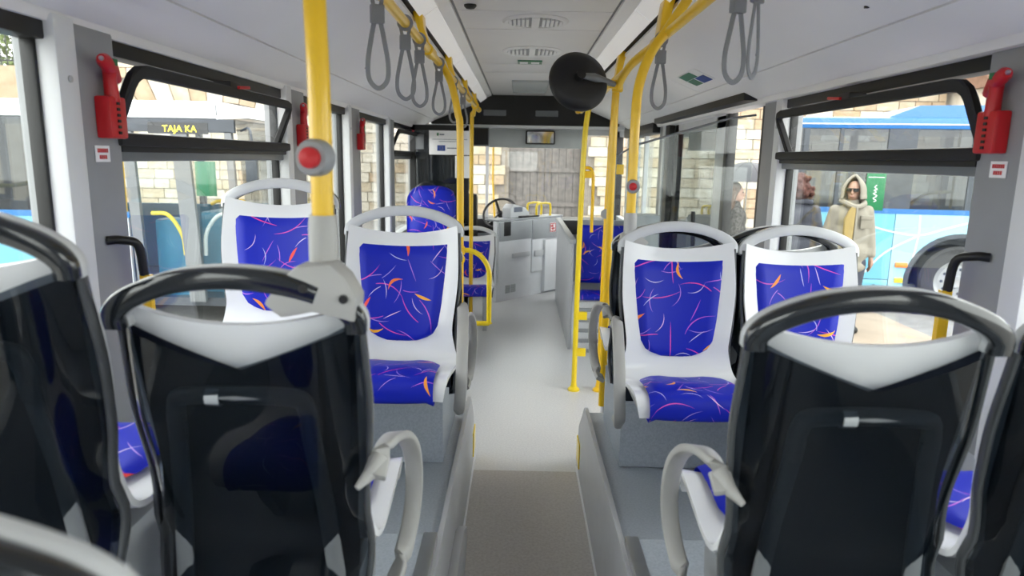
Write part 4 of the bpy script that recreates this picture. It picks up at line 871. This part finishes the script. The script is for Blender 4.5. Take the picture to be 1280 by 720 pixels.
# white and blue bus across on the driver side
YL = 8.0; r = root('white_roof_bus', (-8, YL+1.2, GZ), 'white roofed blue bus with open front door and amber destination text', 'bus')
MB().box(-14, -3.45, YL, YL+2.5, 2.10, 2.30).build('roof', 'bus_white', r, bevel=.04)
MB().prism([(-3.5, 2.10), (-3.5, 2.30), (-3.3, 2.26), (-3.12, 2.12)], lambda a, c, d: (a, d, c), YL, YL+2.5).build('roof_front', 'bus_white', r)
MB().box(-14, -4.98, YL, YL+.04, -.1, .95).build('side_panel', 'bus_sky', r); MB().box(-4.97, -4.62, YL, YL+.05, .0, .95).build('white_panel', 'bus_white', r)
MB().box(-14, -4.6, YL-.004, YL+.03, .95, 1.02).build('waist_strip', 'bus_blue', r)
for x0, x1 in ((-13.8, -12.4), (-12.3, -10.9), (-10.8, -9.4), (-9.3, -7.9), (-7.8, -6.4), (-6.3, -4.98)): MB().box(x0, x1, YL+.015, YL+.02, 1.0, 2.1).build('window_pane', 'glass_bus', r, smooth=0)
for x0 in (-12.4, -10.9, -9.4, -7.9, -6.4): MB().box(x0, x0+.1, YL, YL+.05, 1.0, 2.1).build('window_post', 'bus_dark', r)
MB().box(-4.98, -4.80, YL, YL+.05, .95, 2.1).build('window_post', 'bus_dark', r)
MB().box(-4.8, -3.3, YL, YL+.05, 1.95, 2.1).build('door_header', 'bus_dark', r)
for x0, x1, tilt in ((-4.62, -4.50, .06), (-4.05, -3.86, .10), (-3.42, -3.34, .06)):
    MB().add([(x0, YL, 1.96), (x1, YL, 1.96), (x1+tilt, YL, -.05), (x0+tilt, YL, -.05), (x0, YL+.06, 1.96), (x1, YL+.06, 1.96), (x1+tilt, YL+.06, -.05), (x0+tilt, YL+.06, -.05)], [(0, 1, 2, 3), (7, 6, 5, 4), (0, 4, 5, 1), (1, 5, 6, 2), (2, 6, 7, 3), (3, 7, 4, 0)]).build('door_post', 'frame_grey', r)
for x0, x1 in ((-4.50, -4.0), (-3.84, -3.40)): MB().box(x0, x1, YL+.02, YL+.026, .3, 1.96).build('door_pane', 'glass', r, smooth=0)
MB().box(-4.45, -4.05, YL+.25, YL+.6, -.1, .92).build('dashboard', 'bus_teal', r, bevel=.05); MB().box(-4.0, -3.2, YL+.5, YL+2.2, -.1, 1.0).build('dashboard', 'bus_teal', r, bevel=.05)
MB().tube(curve([(-4.40, YL+.12, 1.0), (-4.2, YL+.12, .98), (-4.05, YL+.12, .75), (-4.02, YL+.12, .5)], 6), .025, 8).build('door_rail', 'yellow_lime', r)
MB().tube(curve([(-3.40, YL+.12, 1.02), (-3.6, YL+.12, .98), (-3.75, YL+.12, .78), (-3.78, YL+.12, .5)], 6), .025, 8).build('door_rail', 'bus_white', r)
MB().tube(curve([(-3.8, YL+.4, 1.1), (-3.7, YL+.4, 1.14), (-3.4, YL+.4, 1.14), (-3.35, YL+.4, 1.05)], 5), .022, 8).build('dash_rail', 'yellow', r)
MB().tube([(-4.82, YL+.3, .2), (-4.82, YL+.3, 1.9)], .03, 8).build('inside_pole', 'yellow', r)
MB().box(-3.80, -3.56, YL+.03, YL+.04, 1.22, 1.62).build('green_sign', 'green', r, bevel=.003)
MB().box(-4.85, -4.66, YL-.03, YL, .30, .37).build('marker_lamp', 'orange', r, bevel=.01)
MB().box(-4.3, -3.6, YL-.004, YL+.0, 1.93, 2.06).build('destination_board', 'glass_dark', r)
text_mb('TAJA KA', .105, lambda a, b2, d: (-3.93+a, YL-.008+d*.5, 1.985+b2)).build('destination_text', 'led', r, smooth=0)
MB().box(-14, -3.3, YL+2.44, YL+2.48, -.1, .95).build('far_side_panel', 'bus_teal', r)
for x0 in (-12.4, -10.9, -9.4, -7.9, -6.4, -4.9, -3.5): MB().box(x0, x0+.1, YL+2.44, YL+2.48, .95, 2.1).build('far_window_post', 'bus_dark', r)
MB().box(-14, -3.2, YL+.1, YL+2.4, -.12, -.02).build('bus_floor', 'bus_dark', r)
MB().box(-3.24, -3.20, YL, YL+2.48, -.1, .9).build('front_panel', 'bus_sky', r); MB().add([(-3.2, YL, .9), (-3.2, YL+2.48, .9), (-3.28, YL+2.48, 2.1), (-3.28, YL, 2.1)], [(0, 1, 2, 3)]).build('windscreen', 'glass_bus', r, smooth=0)
MB().box(-3.16, -3.02, YL-.1, YL-.02, 1.38, 1.66).build('side_mirror', 'bus_dark', r, bevel=.03); MB().tube(curve([(-3.26, YL+.1, 1.98), (-3.12, YL-.02, 2.0), (-3.08, YL-.06, 1.85), (-3.08, YL-.06, 1.64)], 4), .015, 8).build('mirror_arm', 'bus_dark', r)
MB().box(-4.9, -4.78, YL+.1, YL+.14, .86, .98).build('red_sign', 'red', r)
for k in range(8): MB().box(-6.2-.9*k, -5.75-.9*k, YL+.5, YL+.9, .4, 1.15).build('inside_seat', 'navy', r, bevel=.05)
MB().tube(curve([(-6.5, YL+.35, 1.28), (-6.1, YL+.35, 1.30), (-5.8, YL+.35, 1.42), (-5.4, YL+.35, 1.42)], 5), .025, 8).build('inside_rail', 'yellow_lime', r)
wheel(-7.2, YL-.02, .12, .48, r)
struct(MB().box(-9, -2.6, 7.2, 7.4, GZ, -.28), 'trim_41', 'stone_pale')

# ------------------------------------------------------------------ people
def hand(px, py, pz, s):                                 # hanging hand: palm and five fingers
    out = [('c', (px, py, pz), .026, (px, py-.01, pz-.07), .030)]
    for k, L_ in enumerate((.065, .078, .073, .055)):
        oy = -.033+.021*k; a = (px, py+oy, pz-.08); b2 = (px-s*.006, py+oy, pz-.08-L_*.55); c = (px-s*.02, py+oy, pz-.08-L_)
        out += [('c', a, .0095, b2, .009), ('c', b2, .009, c, .0075)]
    return out+[('c', (px, py-.03, pz-.02), .012, (px-s*.012, py-.058, pz-.06), .010), ('c', (px-s*.012, py-.058, pz-.06), .010, (px-s*.02, py-.06, pz-.09), .008)]
def person(x, y, rot, H, coat, label, turn=0, hat=None, hair=None):
    r = root('person', (x, y, -.20), label, 'person'); WORLD.pop(r.name); r.rotation_euler.z = rot; k = H/1.72; r.scale = (k, k, k)
    pr = []
    for s in (-1, 1):
        pr += [('c', (s*.10, 0, .92), .095, (s*.11, .0, .50), .065), ('c', (s*.11, 0, .50), .062, (s*.11, .02, .10), .042), ('c', (s*.11, .02, .06), .04, (s*.12, -.13, .035), .032)]
        pr += [('c', (s*.165, .01, 1.375), .045, (s*.235, .03, 1.12), .042), ('c', (s*.235, .03, 1.12), .043, (s*.25, -.03, .88), .030)]+hand(s*.25, -.035, .86, s)
    pr += [('e', (0, 0, .98), (.165, .115, .15)), ('e', (0, 0, 1.15), (.15, .105, .18)), ('e', (0, 0, 1.30), (.165, .11, .15)), ('c', (0, .01, 1.38), .06, (0, .0, 1.50), .052)]
    body = bpy.data.objects.new('body', blob_mesh(pr, 'body', 'skin', .012, 4)); C.objects.link(body); body.parent = r
    hd = [('e', (0, .01, 1.615), (.074, .092, .105)), ('e', (0, -.03, 1.555), (.052, .055, .055)), ('c', (0, -.08, 1.615), .010, (0, -.098, 1.585), .015), ('e', (0, -.082, 1.545), (.024, .012, .010)), ('e', (.075, .01, 1.605), (.012, .02, .03)), ('e', (-.075, .01, 1.605), (.012, .02, .03)), ('c', (0, .005, 1.50), .05, (0, .005, 1.56), .05), ('e', (.03, -.073, 1.632), (.018, .012, .008)), ('e', (-.03, -.073, 1.632), (.018, .012, .008))]
    head = bpy.data.objects.new('head', blob_mesh(hd, 'head', 'skin', .008, 3)); C.objects.link(head); head.parent = body; head.rotation_euler.z = turn
    for s in (-1, 1):
        e = MB().ball((s*.030, -.080, 1.618), (.011, .007, .006)).build('eye', 'black', body); e.rotation_euler.z = turn
    mo = MB().ball((0, -.088, 1.545), (.022, .008, .006)).build('mouth', 'lip', body); mo.rotation_euler.z = turn
    ct = []
    for s in (-1, 1): ct += [('c', (s*.175, .01, 1.385), .068, (s*.235, .03, 1.12), .062), ('c', (s*.235, .03, 1.12), .060, (s*.255, -.03, .90), .048)]
    ct += [('e', (0, 0, .92), (.215, .16, .20)), ('e', (0, 0, 1.12), (.20, .15, .22)), ('e', (0, .0, 1.30), (.195, .14, .17)), ('c', (0, .01, 1.40), .09, (0, .01, 1.47), .075), ('e', (0, 0, .76), (.215, .16, .10))]
    co = bpy.data.objects.new('coat', blob_mesh(ct, 'coat', coat, .018, 4)); C.objects.link(co); co.parent = r
    tr = []
    for s in (-1, 1): tr += [('c', (s*.10, 0, .80), .115, (s*.11, 0, .50), .085), ('c', (s*.11, 0, .50), .08, (s*.11, .02, .12), .065)]
    t_ = bpy.data.objects.new('trousers', blob_mesh(tr, 'trousers', 'trousers', .018, 4)); C.objects.link(t_); t_.parent = r
    for s in (-1, 1):
        sh = bpy.data.objects.new('shoe', blob_mesh([('c', (s*.11, .03, .055), .052, (s*.12, -.13, .04), .042)], 'shoe', 'black', .012, 2)); C.objects.link(sh); sh.parent = r
    return r, body, co
# man with the hood up
r, body, co = person(3.78, 7.80, -.10, 1.74, 'coat_beige', 'person in beige hooded parka and dark glasses, hood up, in front of the blue bus', turn=-.5)
def hood_pt(u, v):                                       # pointed hood, open at the face
    a = (u*2-1)*PI*.74; el = -.55+v*(PI/2+.55); pk = max(0, v-.6)/.4
    R = .128*math.cos(el) if el > 0 else .128+.02*(-el); 
    return (R*math.sin(a), .012+R*1.05*math.cos(a)+.0, 1.60+.150*math.sin(el)*(1+.18*pk)+(.0))
mb = MB(); mb.grid(hood_pt, 20, 12); o = mb.build('hood', 'coat_beige', co, smooth=80); o.rotation_euler.z = -.5; s = o.modifiers.new('s', 'SOLIDIFY'); s.thickness = .014
MB().tube([hood_pt(k/20, v) for k, v in [(0, i/12) for i in range(13)]]+[hood_pt(1, 1-i/12) for i in range(13)], .016, 8).build('hood_trim', 'coat_beige', co).rotation_euler.z = -.5
g = MB(); g.box(-.066, -.008, -.098, -.090, 1.60, 1.638); g.build('sunglass_lens', 'black', body).rotation_euler.z = -.5; g = MB(); g.box(.008, .066, -.098, -.090, 1.60, 1.638); g.build('sunglass_lens', 'black', body).rotation_euler.z = -.5
MB().box(-.07, .07, -.097, -.091, 1.628, 1.636).build('sunglass_bridge', 'black', body).rotation_euler.z = -.5
MB().prism([(-.10, .70), (-.03, .70), (-.015, 1.42), (-.06, 1.44), (-.12, 1.3)], lambda a, c, d: (a, d, c), -.172, -.12).build('open_front', 'lining', co, bevel=.008)
for x0 in (.05,): p_ = MB().box(x0, x0+.12, -.168, -.13, 1.20, 1.33).build('chest_pocket', 'coat_beige', co, bevel=.012); MB().box(x0-.005, x0+.125, -.178, -.14, 1.30, 1.345).build('pocket_flap', 'coat_beige', p_, bevel=.01)
MB().box(-.012, .012, -.168, -.14, .72, 1.44).build('zip_placket', 'coat_beige', co, bevel=.006)
MB().tube(curve([(-.09, -.10, 1.47), (-.03, -.135, 1.44), (.03, -.135, 1.44), (.09, -.10, 1.47), (.10, .05, 1.50), (-.10, .05, 1.50)], 4, True), .03, 8, closed=True).build('collar', 'coat_beige', co)
# curly haired person seen from behind
r, body, co = person(3.40, 8.32, PI-.35, 1.70, 'coat_slate', 'person with curly red hair and slate jacket, back turned beside the hooded person', turn=-.7)
q = random.Random(5); hp_ = [('e', (0, .04, 1.63), (.14, .14, .14))]
for k in range(90):
    a, e = q.uniform(0, 6.28), q.uniform(-.6, 1.5); d = Vector((math.cos(a)*math.cos(e), math.sin(a)*math.cos(e), math.sin(e)))
    if d.y < -.45 and d.z < .6: continue
    p = Vector((0, .035, 1.63))+d*q.uniform(.135, .18); hp_.append(('e', tuple(p), (.032, .032, .032)))
o = bpy.data.objects.new('hair', blob_mesh(hp_, 'hair', 'hair_red', .011, 2)); C.objects.link(o); o.parent = body; o.rotation_euler.z = -.7; o.location = (0, .02, 0)
MB().tube(curve([(-.17, .10, 1.42), (-.05, .165, 1.30), (.10, .175, 1.08), (.20, .14, .90)], 6), 0, rect=(.004, .016), upv=(0, 1, 0)).build('bag_strap', 'fur_grey', co)
MB().tube(curve([(-.09, -.08, 1.47), (.09, -.08, 1.47), (.10, .08, 1.49), (-.10, .08, 1.49)], 5, True), .032, 8, closed=True).build('collar', 'coat_slate', co)
# long haired person with umbrella at the door
r, body, co = person(2.52, 8.0, -.9 + PI*.75, 1.68, 'fur_grey', 'person with long brown hair and grey fur coat outside the open door', turn=-.2)
hl = [('e', (0, .03, 1.64), (.090, .098, .105))]
for s in (-1, 1): hl += [('c', (s*.07, .03, 1.62), .045, (s*.09, .06, 1.40), .05), ('c', (s*.09, .06, 1.40), .05, (s*.07, .10, 1.25), .035)]
hl += [('c', (0, .08, 1.62), .06, (0, .11, 1.25), .07)]
o = bpy.data.objects.new('hair', blob_mesh(hl, 'hair', 'hair_brown', .012, 3)); C.objects.link(o); o.parent = body; o.rotation_euler.z = -.2
r = root('umbrella', (2.72, 8.25, .75), 'dark open umbrella held beside the long haired person', 'umbrella')
def um(u, v): a = u*2*PI; rr = .46*v*(1-.05*(1-abs(math.cos(4*a)))*v); return (2.72+rr*math.cos(a), 8.25+rr*math.sin(a), 1.72-.22*v**2)
mb = MB(); mb.grid(um, 32, 8); mb.build('canopy', 'umbrella', r, smooth=30)
MB().tube([(2.72, 8.25, 1.76), (2.72, 8.25, .85)], .008, 8).build('shaft', 'steel', r); MB().tube(curve([(2.72, 8.25, .90), (2.72, 8.25, .78), (2.75, 8.25, .75), (2.78, 8.25, .78)], 5), .014, 8).build('handle', 'black', r)
for k in range(8): MB().tube([um(k/8, .05+.95*i/6) for i in range(7)], .004, 5).build('rib', 'black', r)
